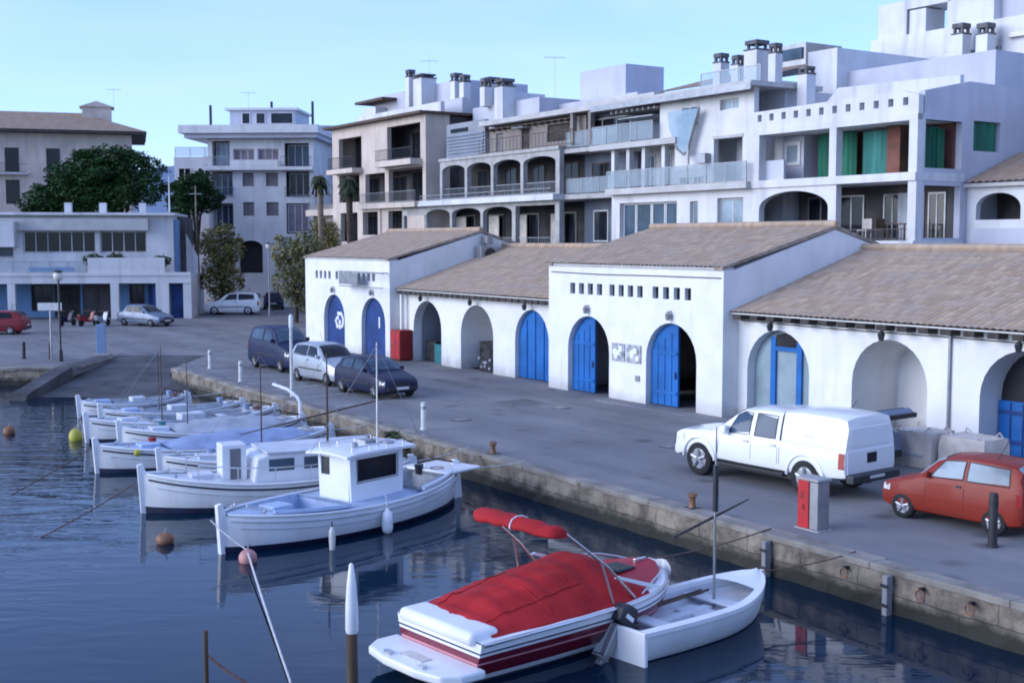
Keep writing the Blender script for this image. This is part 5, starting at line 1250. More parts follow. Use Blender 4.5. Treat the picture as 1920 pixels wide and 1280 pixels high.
# open it: the hull mesh has no lid, the inside is its own skin
hm.build('hull', ['white_hull','antifoul'], e, smooth=40)
m = MB(); rows = []
for i in range(23):
    x = -L/2+.05+(L-.28)*i/22; b = max(.03, half(x)-.11); g = sheer(x); fz = .33+.20*max(0,x/(L/2))**3
    rows.append([(x, b*s, z) for s, z in ((-1,g+.015),(-.97,g*.7),(-.88,fz+.08),(-.7,fz),(0,fz-.01),(.7,fz),(.88,fz+.08),(.97,g*.7),(1,g+.015))])
m.grid(rows); m.poly(rows[0]); m.poly(rows[-1]); m.build('inner_skin', 'deck_white', e, smooth=35)
m = MB(); rows = []
for i in range(29):
    x = -L/2+(L-.02)*i/28; b = half(x); rows.append((x,b))
for sd in (-1,1):
    m.grid([[(x, sd*(b+.035), sheer(x)-.05) for x,b in rows],[(x, sd*(b+.035), sheer(x)+.02) for x,b in rows],[(x, sd*max(.0,b-.12), sheer(x)+.03) for x,b in rows],[(x, sd*max(0,b-.12), sheer(x)-.05) for x,b in rows]])
m.build('gunwale', 'white_gel', e, smooth=30)
m = deck_mesh(L, H, L*.30, L/2-.05, .05, .02, camber=.05, n=8); m.build('foredeck', 'white_gel', e, smooth=40)
m = MB(); m.box(-L/2-.02,-L/2+.06,-half(-L/2)-.02,half(-L/2)+.02,-.12,sheer(-L/2)+.02); m.build('transom', 'white_gel', e, bevel=.02)
for x, w in ((-L*.30,.15),(.62,.14)):
    m = MB(); b = half(x)-.13; m.box(x-w,x+w,-b,b,.43,.475); m.build('thwart', 'deck_white', e, bevel=.015)
m = MB(); m.box(-.95,.45,-.09,.09,.30,.40); m.box(-.1,.35,-.30,.30,.30,.38); m.build('centre_box', 'deck_white', e, bevel=.02)
m = MB(); m.tube([(-1.1,.34,.48),(.9,.36,.50)], .022, 6); m.tube([(-1.15,.44,.48),(.8,.44,.50)], .02, 6); m.box(-1.35,-1.1,.27,.41,.465,.485); m.build('oar', 'brown_wood', e)
m = MB(); m.tube([(.6,0,.2),(.6,0,1.9),(.61,0,3.45)], [.026,.022,.013], 8); ms = m.build('mast', 'metal_grey', e, smooth=60)
m = MB(); m.tube([(-.45,.05,1.70),(.6,.06,1.88),(1.6,.05,2.06)], [.022,.026,.012], 7); m.build('yard', 'dark_wood', ms, smooth=60)
m = MB(); m.tube([(.605,0,2.0),(.605,0,2.8)], .05, 7); m.build('furled_sail', 'metal_dark', ms, smooth=60)
ob = thing('outboard_motor', 'grey and black outboard motor clamped to the dinghy transom', 'outboard motor', Q(-15.1+.02,11.75-.14,WATER), e.rotation_euler.z)
ob.rotation_euler = (0, R(38), e.rotation_euler.z); ob.location = Q(-15.10,11.58,WATER-.06); ob.scale = (.86,.86,.86)
m = MB(); m.prism([(-.42,.72),(.02,.74),(.06,.98),(-.04,1.12),(-.34,1.10),(-.44,.95)], -.17, .17); m.build('cowl', 'metal_dark', ob, bevel=.05, seg=3)
m = MB(); m.prism([(-.30,.70),(-.06,.70),(-.10,.05),(-.14,-.5),(-.30,-.5),(-.26,.05)], -.07, .07); m.box(-.45,.02,-.09,.09,-.02,.02); m.build('leg', 'metal_grey', ob, bevel=.02)
m = MB(); m.box(-.06,.22,-.14,.14,.42,.70); m.box(.19,.24,-.12,.12,.28,.52); m.build('clamp_bracket', 'steel', ob, bevel=.015)
m = MB(); m.tube([(.0,.0,.80),(.55,.08,.92)], .025, 6); m.build('tiller', 'plastic_black', ob)
m = MB(); m.box(-.30,-.06,-.172,-.1705,.85,.93); m.build('cowl_band', 'white_gel', ob)
# ---------------------------------------------------------------- buoys, poles, ropes
def buoy(label, u, t, r, m1, sz=1.0, ring=True, cat='buoy'):
    b = qthing('buoy', label, cat, u, t, WATER)
    m = MB(); m.ball((0,0,r*.45),r,sz,16,10); m.build('float', m1, b, smooth=60)
    m = MB(); m.tube([(0,0,r*.45+r*sz),(0,.02,r*.45+r*sz+.07),(.05,.02,r*.45+r*sz+.1)], .02, 6); m.build('eye', 'metal_grey', b)
    return b
buoy('pinkish round buoy at the bow of the wheelhouse boat', -23.9, 8.95, .19, 'buoy_pink')
buoy('rusty brown buoy floating alone in open water', -26.4, 8.0, .20, 'buoy_rust', .75)
buoy('yellow buoy beyond the bows of the far boats', -42.0, 9.8, .22, 'buoy_yellow', 1.4)
buoy('small pale buoy beside the yellow one', -42.2, 10.5, .16, 'buoy_pink')
buoy('far reddish buoy on the left water', -44.6, 8.2, .2, 'buoy_rust')
pf = qthing('marker_float', 'slim white stick float upright beside the wheelhouse boat', 'marker float', -23.9, 10.85, WATER)
m = MB(); m.lathe((0,0,0), [(.03,-.3),(.06,0),(.075,.3),(.06,.42),(.02,.5)], 10); m.build('float', 'bollard_pale', pf, smooth=50)
m = MB(); m.cone((0,0,.5),(0,0,.62),.02,.012,6); m.build('tip', 'metal_dark', pf)
p = qthing('mooring_post', 'brown pole rising from the water with a white tapered top', 'mooring post', -15.45, 7.3, WATER)
m = MB(); m.tube([(0,0,-1.5),(0,0,1.10)], [.088,.08], 12); m.build('pole', 'brown_wood', p, smooth=50)
m = MB(); m.lathe((0,0,1.10), [(.08,0),(.095,.05),(.09,.4),(.066,.72),(.03,.98),(.012,1.0)], 14); m.build('white_cap', 'white_hull', p, smooth=40)
m = MB(); m.box(-.105,-.09,-.015,.015,.2,1.2); m.build('cable', 'pink_line', p)
p = qthing('mooring_post', 'thin dark stake with a brown rope at the bottom left', 'mooring post', -17.3, 5.8, WATER)
m = MB(); m.tube([(0,0,-1.2),(.02,0,.9)], [.045,.035], 8); m.build('pole', 'brown_wood', p, smooth=50)
def rope(label, pts, r, m1, sag=.0, cat='rope', grp=None):
    a = [Vector(p) for p in pts]; out = []
    for p, q in zip(a, a[1:]):
        for k in range(12):
            s = k/12; out.append(p.lerp(q,s) + Vector((0,0,-sag*4*s*(1-s))))
    out.append(a[-1]); c = out[0].copy()
    m = MB(off=c); m.tube(out, r, 6); o = m.build('rope', m1, smooth=60); o.location = c; tag(o, label, cat, grp)
def W(u, t, z): return Q(u, t, WATER+z)
rope('white mooring rope running from the pink buoy towards the camera', [W(-23.75,8.9,.22), W(-16.9,6.95,.05), W(-14.5,6.2,-.02)], .022, 'rope', .04)
rope('brown rope slung low from the thin dark stake', [W(-17.3,5.8,.55), W(-16.6,6.35,.12), W(-15.6,6.6,.35)], .02, 'rope_brown', .05)
for i, (u, t, u2, z) in enumerate(((-47.3,15.3,-46.6,.5),(-41.5,16.7,-42.0,.6),(-35.9,16.3,-35.2,.6),(-32.6,16.5,-32.0,.6),(-28.9,15.5,-29.4,.7),(-27.05,15.8,-26.6,.8),(-16.65,13.8,-17.6,.98),(-15.7,15.4,-15.4,.72))):
    n_ = ['farthest low boat','second boat from the far end','blue covered boat','pale blue covered boat','small cabin boat','wheelhouse boat','speedboat bow','dinghy bow'][i]
    rope('short mooring rope from the %s to the quay' % n_, [W(u,t,z), Q(u2,17.6,.05)], .014, 'rope' if i < 6 else 'rope_brown', .06, grp='mooring ropes to the quay')
for i, (bu, bt, u2, t2) in enumerate(((-35.5,8.7,-33.6,6.0),(-29.7,8.3,-28.3,5.6),(-24.85,8.5,-23.9,8.95),(-41.2,9.8,-42,9.8))):
    n_ = ['blue covered boat','small cabin boat','wheelhouse boat','second far boat'][i]
    rope('bow line of the %s slanting into the water' % n_, [W(bu,bt,.75), W(u2,t2,-.05 if i < 2 else .25)], .016, 'rope_brown' if i < 2 else 'rope', .04, grp='bow lines of the boats')
# ================================================================ VEHICLES (local +x = forward, z = 0 on the road)
def lerp(a, b, q): return a+(b-a)*q
class Car:
    """st: stations (x from the nose, z bottom, z belt, z top, half width, half width at belt, half width at top), nose to tail"""
    def __init__(s, name, label, cat, loc, rz, st, paint, wheels, wr, track, group=None, trim='plastic_black', ww=.19):
        s.e = thing(name, label, cat, loc, rz, group); s.paint = paint
        L = st[-1][0]; s.st = [(L/2-a[0], *a[1:]) for a in st]; s.L = L; s.wr = wr
        m = MB(); rows = []
        for x, zb, zl, zt, w, wl, wt in s.st: rows.append([(x,y,z) for y,z in s.sec(zb,zl,zt,w,wl,wt)])
        V = m.grid(rows, closed=False)
        n = len(rows[0])
        for i in range(len(rows)-1): m.f([V[i][0],V[i+1][0],V[i+1][n-1],V[i][n-1]])
        m.f(V[0]); m.f(V[-1][::-1])
        body = m.build('body', [paint, 'plastic_black'], s.e)
        # wheel wells cut out of the closed body, then the cutter is thrown away
        c = MB()
        for wx in wheels:
            for sd in (-1,1): c.cone((L/2-wx, sd*(track-.30), wr*.98), (L/2-wx, sd*(track+.3), wr*.98), wr*1.17, wr*1.17, 28, mi=0)
        co = c.build('cutter', 'plastic_black')
        md = body.modifiers.new('b', 'BOOLEAN'); md.operation = 'DIFFERENCE'; md.object = co; md.solver = 'EXACT'; md.material_mode = 'TRANSFER'
        dg = bpy.context.evaluated_depsgraph_get(); me = bpy.data.meshes.new_from_object(body.evaluated_get(dg))
        body.modifiers.clear(); body.data = me; bpy.data.objects.remove(co)
        me.polygons.foreach_set('use_smooth', [True]*len(me.polygons)); me.set_sharp_from_angle(angle=R(32))
        s.body = body
        for wx in wheels:
            for sd in (-1,1): s.wheel(L/2-wx, sd*track, wr, ww, sd)
    def sec(s, zb, zl, zt, w, wl, wt):
        zm = zb+(zl-zb)*.55
        h = [(w*.80,zb),(w*.95,zb+.05),(w*.995,zb+.16),(w,zm),(lerp(w,wl,.6),lerp(zm,zl,.8)),(wl,zl),(lerp(wl,wt,.5)+.008,lerp(zl,zt,.5)),(wt,zt-.05 if zt-zl > .12 else lerp(zl,zt,.5)),(wt*.86,zt-.012 if zt-zl > .12 else lerp(zl,zt,.85)),(wt*.45,zt+.012),(0,zt+.02)]
        return [(-y,z) for y,z in h] + [(y,z) for y,z in h[-2::-1]]
    def at(s, x):
        for a, b in zip(s.st, s.st[1:]):
            if b[0] <= x <= a[0]: q = (a[0]-x)/max(1e-6,a[0]-b[0]); return [lerp(u,v,q) for u,v in zip(a[1:],b[1:])]
        return s.st[0][1:] if x > s.st[0][0] else s.st[-1][1:]
    def side(s, x, z):
        """half width of the skin at (x, z)"""
        pts = s.sec(*s.at(x))[:11]
        for (y0,z0),(y1,z1) in zip(pts, pts[1:]):
            if z0 <= z <= z1: return -lerp(y0,y1,(z-z0)/max(1e-6,z1-z0))
        return -pts[5][0]
    def wheel(s, x, y, r, w, sd):
        m = MB(); m.lathe((x,y,r), [(r*.55,-w/2),(r*.86,-w/2),(r*.97,-w/2+.02),(r,-w*.28),(r,w*.28),(r*.97,w/2-.02),(r*.86,w/2),(r*.62,w/2),(r*.58,w/2-.03)], 26, 'y')
        wh = m.build('wheel', 'tyre', s.e, smooth=50)
        m = MB(); yo = y+sd*(w/2-.028)
        m.lathe((x,yo,r), [(r*.64,-.012),(r*.64,.012),(r*.58,.018),(r*.56,.002),(r*.2,.0)], 24, 'y')
        for k in range(5):
            a = 2*math.pi*k/5+.3; p = Vector((x+math.cos(a)*r*.1,yo+sd*.016,r+math.sin(a)*r*.1)); q = Vector((x+math.cos(a)*r*.58,yo+sd*.012,r+math.sin(a)*r*.58)); m.tube([p,q], r*.11, 6)
        m.lathe((x,yo+sd*.012,r), [(r*.17,-.02),(r*.17,.02)], 12, 'y'); m.build('rim', 'rim', wh)
        return wh
    def panes(s, name, polys, pane='window_dark', off=.006):
        """side windows given as (x from nose, z) outlines, put on both flanks"""
        for pl in polys:
            for sd in (-1,1):
                m = MB(); pts = [(s.L/2-a, sd*(s.side(s.L/2-a,b)+off), b) for a,b in pl]; rows = []
                z0, z1 = min(b for a,b in pl), max(b for a,b in pl)
                for k in range(9):
                    z = z0+(z1-z0)*min(.999,max(.001,k/8)); xs = []
                    for (a,b),(c,d) in zip(pl, pl[1:]+pl[:1]):
                        if min(b,d) <= z <= max(b,d) and b != d: xs.append(lerp(a,c,(z-b)/(d-b)))
                    xa, xb = min(xs), max(xs)
                    rows.append([(s.L/2-lerp(xa,xb,j/8), sd*(s.side(s.L/2-lerp(xa,xb,j/8), z)+off), z) for j in range(9)])
                m.grid(rows)
                g = m.build(name, pane, s.e, recalc=False)
                c = []
                for (a,b),(c_,d) in zip(pl, pl[1:]+pl[:1]):
                    for j in range(5): xx, zz = s.L/2-lerp(a,c_,j/5), lerp(b,d,j/5); c.append((xx, sd*(s.side(xx,zz)+off), zz))
                m = MB(); m.tube(c+[c[0]], .011, 5); m.build('seal', 'plastic_black', g)
    def cross(s, name, x0, x1, k=.86, pane='window_dark', off=.012, shrink=.04):
        """windscreen or rear glass over the stations x0..x1 (from the nose)"""
        m = MB(); rows = []; n = 6
        for i in range(n+1):
            q = shrink + (1-2*shrink)*i/n; x = s.L/2-lerp(x0,x1,q); a = s.at(x); sg = [(y,z) for y,z in s.sec(*a)]
            c = sg[7:14]; nx = 1 if x0 < s.L/2 else -1
            rows.append([(x+nx*off, y*k/.86 if 0 < j < 6 else y*.93, z+off) for j,(y,z) in enumerate(c)])
        m.grid(rows); return m.build(name, pane, s.e, smooth=60)
    def seams(s, lines):
        m = MB()
        for pl in lines:
            for sd in (-1,1):
                pts = []
                for (a,b),(c,d) in zip(pl, pl[1:]):
                    for k in range(5): q = k/4; x = s.L/2-lerp(a,c,q); z = lerp(b,d,q); pts.append((x, sd*(s.side(x,z)+.0005), z))
                m.tube(pts, .006, 4)
        m.build('door_seams', 'plastic_black', s.e)
    def bx(s, name, mt, x0, x1, y0, y1, z0, z1, bevel=.012, both=False, parent=None):
        out = None
        for sd in ((1,-1) if both else (1,)):
            m = MB(); a, b = sorted((sd*y0, sd*y1)); m.box(min(s.L/2-x0,s.L/2-x1),max(s.L/2-x0,s.L/2-x1),a,b,z0,z1); out = m.build(name, mt, parent or s.e, bevel=bevel)
        return out
    def patch(s, name, mt, x0, x1, z0, z1, off=.012, depth=.05):
        """a block let into the flank skin on both sides (lamps, handles, mouldings)"""
        for sd in (-1,1):
            m = MB(); A = []; B_ = []
            for a, z in ((x0,z0),(x1,z0),(x1,z1),(x0,z1)):
                x = s.L/2-a; y = s.side(x,z); A.append(m.v((x, sd*(y+off), z))); B_.append(m.v((x, sd*(y-depth), z)))
            m.f(A); m.f(B_[::-1])
            for k in range(4): m.f([A[k],A[(k+1)%4],B_[(k+1)%4],B_[k]])
            m.build(name, mt, s.e)
def qhead(u0, t0, u1, t1):
    a, b = Q(u0,t0), Q(u1,t1); d = b-a; return math.atan2(d.y, d.x)
def hatch(name, label, cat, loc, rz, paint, L=3.8, W=1.62, Hh=1.42, wb=2.4, wr=.29, tall=0.0, group=None, pane='window_dark', saloon=False, boxy=False):
    w = W/2; f = (L-wb)*.5
    k = Hh/1.42; sx = L/3.8
    st = [(0,.30,.60,.63,w*.74,w*.70,w*.60),(.06*sx,.24,.64*k,.69*k,w*.86,w*.82,w*.70),(.25*sx,.20,.70*k,.75*k,w*.95,w*.90,w*.80),(.70*sx,.18,.80*k,.85*k,w,w*.94,w*.86),(.98*sx,.18,.86*k,.91*k,w,w*.95,w*.86),
          (1.05*sx,.18,.88*k,.95*k,w,w*.95,w*.84),(1.50*sx,.18,.90*k,1.28*k,w,w*.95,w*.74),(1.78*sx,.18,.91*k,1.38*k,w,w*.95,w*.72),(2.4*sx,.18,.92*k,1.42*k,w,w*.95,w*.72),(3.0*sx,.18,.93*k,1.40*k,w,w*.95,w*.71)]
    if saloon: st += [(3.1*sx,.2,.93*k,1.34*k,w*.99,w*.93,w*.69),(3.36*sx,.22,.92*k,.98*k,w*.97,w*.9,w*.78),(3.68*sx,.26,.88*k,.93*k,w*.92,w*.85,w*.76),(3.8*sx,.34,.70*k,.74*k,w*.82,w*.78,w*.68)]
    elif boxy: st += [(3.5*sx,.20,.93*k,1.37*k,w*.99,w*.95,w*.71),(3.66*sx,.22,.93*k,1.28*k,w*.97,w*.93,w*.72),(3.75*sx,.24,.90*k,1.00*k,w*.95,w*.91,w*.78),(3.8*sx,.30,.76*k,.80*k,w*.90,w*.86,w*.76)]
    else: st += [(3.42*sx,.20,.93*k,1.33*k,w*.98,w*.93,w*.69),(3.62*sx,.23,.92*k,1.10*k,w*.95,w*.91,w*.72),(3.72*sx,.26,.88*k,.97*k,w*.92,w*.88,w*.76),(3.8*sx,.32,.68*k,.72*k,w*.84,w*.80,w*.70)]
    c = Car(name, label, cat, loc, rz, st, paint, (f, f+wb), wr, w-.09, group)
    c.panes('side_window', [[(1.42*sx,.95*k),(2.28*sx,.97*k),(2.28*sx,1.33*k),(1.76*sx,1.31*k)],[(2.38*sx,.97*k),((3.45 if boxy else 3.2)*sx if not saloon else 2.95*sx,.98*k),((3.38 if boxy else 3.02)*sx if not saloon else 2.85*sx,1.31*k),(2.38*sx,1.33*k)]], pane)
    c.cross('windscreen', 1.05*sx, 1.74*sx, pane=pane); c.cross('rear_window', (3.52 if boxy else 3.04)*sx, (3.74 if boxy else 3.34 if saloon else 3.60)*sx, pane=pane)
    c.seams([[(1.3*sx,.88*k),(1.32*sx,.3),(2.33*sx,.28),(2.33*sx,.95*k)]])
    c.patch('headlight', 'lamp_clear', .10*sx, .32*sx, .54*k, .66*k); c.patch('tail_light', 'lamp_red', 3.64*sx, 3.76*sx, .62*k, .86*k)
    c.bx('bumper', 'plastic_black', -.03, .12, -w*.78, w*.78, .30, .46, .03); c.bx('bumper', 'plastic_black', L-.10, L+.03, -w*.84, w*.84, .30, .48, .03)
    c.bx('number_plate', 'plate_white', -.04, -.028, -.26, .26, .36, .46, .0); c.bx('number_plate', 'plate_white', L+.028, L+.04, -.26, .26, .52, .63, 0)
    c.bx('mirror', paint, 1.30*sx, 1.42*sx, w*.93, w*1.10, .93*k, 1.06*k, .03, both=True)
    c.patch('door_handle', 'plastic_black', 2.12*sx, 2.26*sx, .82*k, .86*k, .02, .02)
    c.patch('side_moulding', 'plastic_black' if paint != 'car_red' else paint, 1.0*sx, 2.95*sx, .50*k, .545*k, .012, .02)
    m = MB(); m.tube([(c.L/2-2.9*sx, .3, Hh-.01),(c.L/2-3.15*sx, .3, Hh+.38)], .008, 5); m.build('aerial', 'plastic_black', c.e)
    m = MB()
    for yy in (-.25,.25): m.tube([(c.L/2-1.06*sx, yy, c.at(c.L/2-1.06*sx)[2]+.035),(c.L/2-1.32*sx, yy-.32, c.at(c.L/2-1.32*sx)[2]+.04)], .01, 4); m.build('wiper', 'plastic_black', c.e); m = MB()
    m.bm.free()
    c.bx('grille', 'plastic_black', -.012, .05, -w*.4, w*.4, .50*k, .60*k, .01)
    return c
def at_u(u, t, hu, ht): return Q(u,t,0), qhead(0,0,hu,ht)
# ---- white pick-up with hard top, facing left along the road
loc, rz = at_u(-21.42+.15, 20.62+.82, -3.15, -.30)
w = .92
st = [(0,.45,.80,.84,w*.78,w*.74,w*.66),(.08,.36,.92,.97,w*.90,w*.86,w*.76),(.30,.42,1.00,1.05,w*.97,w*.92,w*.84),(.80,.42,1.05,1.10,w,w*.95,w*.88),(1.25,.42,1.08,1.13,w,w*.96,w*.88),(1.36,.42,1.09,1.18,w,w*.96,w*.86),
      (1.95,.42,1.10,1.60,w,w*.96,w*.76),(2.15,.42,1.10,1.70,w,w*.96,w*.75),(2.7,.42,1.11,1.76,w,w*.96,w*.76),(3.30,.42,1.11,1.77,w,w*.96,w*.77),(3.42,.42,1.12,1.80,w,w*.97,w*.82),(3.9,.40,1.12,1.83,w,w*.97,w*.83),(4.85,.46,1.12,1.82,w,w*.97,w*.83),(5.08,.48,1.12,1.78,w*.99,w*.96,w*.82),(5.14,.50,1.10,1.60,w*.985,w*.955,w*.83)]
pk = Car('pickup_truck', 'white double cab pick-up with a hard top parked facing left, its rear hatch raised', 'pick-up truck', loc, rz, st, 'car_white', (.92, 4.09), .40, w-.11, ww=.26)
pk.panes('side_window', [[(1.80,1.14),(2.45,1.15),(2.45,1.63),(2.2,1.64),(2.0,1.55)],[(2.60,1.15),(3.22,1.15),(3.20,1.64),(2.60,1.65)]], 'window_blue')
pk.cross('windscreen', 1.36, 2.12, pane='window_blue')
pk.seams([[(1.55,1.08),(1.50,.48),(2.52,.46),(2.52,1.12)],[(2.53,.46),(3.30,.46),(3.30,1.11)],[(3.36,1.12),(3.36,.46)],[(3.42,1.13),(5.08,1.13)]])
pk.patch('headlight', 'lamp_clear', .12, .42, .80, .95); pk.patch('tail_light', 'lamp_red', 4.98, 5.13, .72, 1.06, .015)
pk.patch('door_handle', 'metal_grey', 2.30, 2.46, .98, 1.02, .025, .02); pk.patch('door_handle', 'metal_grey', 3.10, 3.26, .98, 1.02, .025, .02)
pk.patch('hard_top_latch', 'metal_grey', 4.05, 4.25, 1.30, 1.34, .015, .02)
pk.bx('bumper', 'car_white', -.05, .14, -w*.82, w*.82, .40, .64, .05); pk.bx('bumper', 'metal_dark', 5.13, 5.34, -w*.92, w*.92, .42, .60, .03)
pk.bx('number_plate', 'plate_white', 5.341, 5.352, -.26, .26, .45, .56, 0); pk.bx('tailgate', 'car_white', 5.12, 5.165, -w*.90, w*.90, .60, 1.10, .015)
pk.bx('tailgate_handle', 'window_dark', 5.166, 5.18, -.20, .14, .80, 1.02, .02)
pk.bx('mirror', 'car_white', 1.72, 1.88, w*.97, w*1.17, 1.10, 1.30, .04, both=True)
pk.bx('grille', 'metal_dark', -.02, .06, -w*.42, w*.42, .68, .84, .015)
pk.bx('mud_flap', 'plastic_black', 4.55, 4.57, w-.25, w-.02, .16, .45, .0, both=True)
for sd in (-1,1):
    m = MB(); pts = []
    for k in range(9): z = 1.13+.62*k/8; pts.append((pk.L/2-3.375, sd*(pk.side(pk.L/2-3.375, z)+.004), z))
    m.tube(pts, .022, 6); m.build('canopy_gap', 'plastic_black', pk.e)
    for wx in (.92, 4.09):
        m = MB(); x_ = pk.L/2-wx; m.tube([(x_+.50*math.cos(math.pi*k/14), sd*(w-.005), .42+.50*math.sin(math.pi*k/14)) for k in range(15)], .035, 6); m.build('wheel_arch', 'car_white', pk.e, smooth=60)
m = MB(); m.box(pk.L/2-3.9, pk.L/2-1.4, -w+.08, w-.08, .30, .43); m.build('chassis', 'plastic_black', pk.e)
pk.bx('side_step', 'plastic_black', 1.5, 3.5, w-.12, w+.05, .36, .42, .015, both=True)
pk.e.scale = (1.03, 1.03, 1.05)
pk.bx('rear_hatch', 'car_white', 5.06, 5.155, -.70, .70, 1.15, 1.60, .03)
pk.bx('rear_step', 'plastic_black', 5.30, 5.36, -.55, .55, .44, .50, .01)
# ---- pale blue hatchback hidden behind the pick-up, its tailgate up
loc, rz = at_u(-22.7, 24.6, -1, -.05)
hc = hatch('parked_car', 'pale blue hatchback behind the pick-up, only its raised tailgate showing', 'car', loc, rz, 'car_grey_blue', L=3.9, W=1.62, Hh=1.36, wb=2.4, pane='window_blue')
m = MB(); hx = -hc.L/2+.55; m.prism([(hx+.1,1.33),(hx+.05,1.40),(hx-.80,1.60),(hx-1.0,1.46),(hx-.95,1.40),(hx-.76,1.52)], -.62, .62); tg = m.build('tailgate', 'car_grey_blue', hc.e, bevel=.02)
m = MB(); m.prism([(hx-.02,1.40),(hx-.04,1.425),(hx-.72,1.60),(hx-.70,1.575)], -.52, .52); m.build('glass', 'window_blue', tg)
m = MB(); m.box(hx-1.06,hx-.96,-.60,.60,1.38,1.50); m.build('tail_trim', 'plastic_black', tg, bevel=.02)
m = MB(); m.tube([(hx-.1,-.55,1.0),(hx-.5,-.56,1.45)], .014, 5); m.tube([(hx-.1,.55,1.0),(hx-.5,.56,1.45)], .014, 5); m.build('gas_strut', 'metal_dark', tg)
# ---- small red hatchback
loc, rz = at_u(-15.98, 20.86+.70, -1.83, -.19)
hatch('small_car', 'small orange red three door hatchback parked beside the bollard at the right', 'car', loc, rz, 'car_red', L=3.25, W=1.46, Hh=1.46, wb=2.05, wr=.27, pane='window_pale', boxy=True)
# ---- dark hatchback, silver mpv, blue van along the quay, all facing right
loc, rz = at_u(-42.0, 20.95, 2.03, .14)
hatch('parked_car', 'dark navy hatchback first in the quayside row, pale number plate in front', 'car', loc, rz, 'car_navy', L=3.9, W=1.66, Hh=1.44, wb=2.45, pane='window_blue', group='cars parked along the quay')
loc, rz = at_u(-46.6, 21.1, 2.03, .14)
hatch('parked_car', 'silver high roofed car behind the dark navy hatchback', 'car', loc, rz, 'car_silver', L=4.0, W=1.68, Hh=1.62, wb=2.55, boxy=True, group='cars parked along the quay')
loc, rz = at_u(-52.6, 21.6, 2.03, .10)
hatch('parked_van', 'dark blue van last in the quayside row before the white block', 'van', loc, rz, 'car_blue', L=4.4, W=1.75, Hh=1.95, wb=2.75, wr=.31, pane='window_blue', boxy=True, group='cars parked along the quay')
# ---- far cars on the square
hatch('parked_car', 'red car cut by the left edge of the picture', 'car', (-32.7,77.2,0), R(185), 'car_red_dark', L=4.2, W=1.7, Hh=1.48, wb=2.5, group='cars on the far square')
hatch('parked_car', 'grey blue car parked before the club porch', 'car', (-25.4,84.9,0), R(-28), 'car_grey_blue', L=4.0, W=1.68, Hh=1.44, wb=2.45, group='cars on the far square', saloon=True)
hatch('parked_car', 'tall white off-road car parked side-on at the start of the street', 'car', (-22.3,98,0), R(182), 'car_white', L=4.5, W=1.78, Hh=1.78, wb=2.65, wr=.36, boxy=True, group='cars on the far square')
hatch('parked_car', 'dark car half hidden behind the white one under the trees', 'car', (-20.6,106,0), R(100), 'car_navy', L=4.1, W=1.7, Hh=1.5, wb=2.5, group='cars on the far square')
# ---- scooters in front of the porch
def scooter(label, x, y, rz, paint):
    e = thing('scooter', label, 'scooter', (x,y,0), rz, 'scooters before the club porch')
    m = MB(); m.prism([(-.75,.45),(-.55,.35),(-.1,.28),(.25,.28),(.45,.75),(.52,.95),(.42,.95),(.2,.38),(-.05,.42),(-.2,.70),(-.85,.74)], -.16, .16); m.build('body', paint, e, bevel=.04)
    m = MB(); m.prism([(-.8,.74),(-.15,.71),(-.1,.80),(-.75,.84)], -.14, .14); m.build('saddle', 'plastic_black', e, bevel=.03)
    for x0 in (-.58,.66):
        m = MB(); m.lathe((x0,0,.24), [(.12,-.05),(.22,-.05),(.24,0),(.22,.05),(.12,.05)], 18, 'y'); m.build('wheel', 'tyre', e, smooth=50)
    m = MB(); m.tube([(.66,0,.24),(.46,0,.95),(.42,0,1.05)], .03, 6); m.tube([(.38,-.32,1.08),(.42,0,1.05),(.38,.32,1.08)], .02, 6); m.build('handlebar', 'metal_dark', e)
    m = MB(); m.box(.48,.60,-.08,.08,.86,1.0); m.build('headlight', 'lamp_clear', e, bevel=.02)
for a in (('dark scooter leftmost before the club porch',-30.6,84.2,R(70),'car_navy'),('dark red scooter in the middle before the club porch',-29.3,84.6,R(60),'car_red_dark'),('pale scooter nearest the grey blue car',-28.2,84.3,R(75),'car_silver')): scooter(*a)
# ================================================================ STREET FURNITURE
def post(name, label, cat, p, r, h, mt, cap=None, group=None, dome=True):
    e = thing(name, label, cat, p, RQ, group)
    m = MB(); m.lathe((0,0,0), [(r*1.25,-.02),(r*1.25,.04),(r,.06),(r,h-.06),(r*.85,h-.01),(r*.3,h)], 14); m.build('shaft', mt, e, smooth=45)
    m = MB(); m.lathe((0,0,h*.80), [(r+.006,-.04),(r+.006,.04)], 14); m.build('band', cap or mt, e)
    return e
post('bollard', 'pale square-topped bollard alone on the quay beyond the wheelhouse boat', 'bollard', Q(-33.1,18.15), .085, .86, 'bollard_pale', 'metal_grey')
post('bollard', 'pale bollard beside the parked dark blue van', 'bollard', Q(-48.8,18.1), .085, .86, 'bollard_pale', 'metal_grey')
post('bollard', 'pale bollard at the corner of the slipway', 'bollard', Q(-54.6,18.8), .085, .86, 'bollard_pale', 'metal_grey')
post('bollard', 'black bollard in front of the small red hatchback', 'bollard', Q(-14.35,20.2), .085, 1.05, 'plastic_black', 'plastic_black')
for i, (x, y) in enumerate(((-24.3,60.8),(-22.9,60.6),(-27.5,61.0))):
    post('bollard', ['short dark bollard left of the white sign on the far quay','short dark bollard at the foot of the white sign','short dark bollard at the left edge of the far quay'][i], 'bollard', (x,y,0), .09, .85, 'metal_dark', group='dark bollards on the far quay')
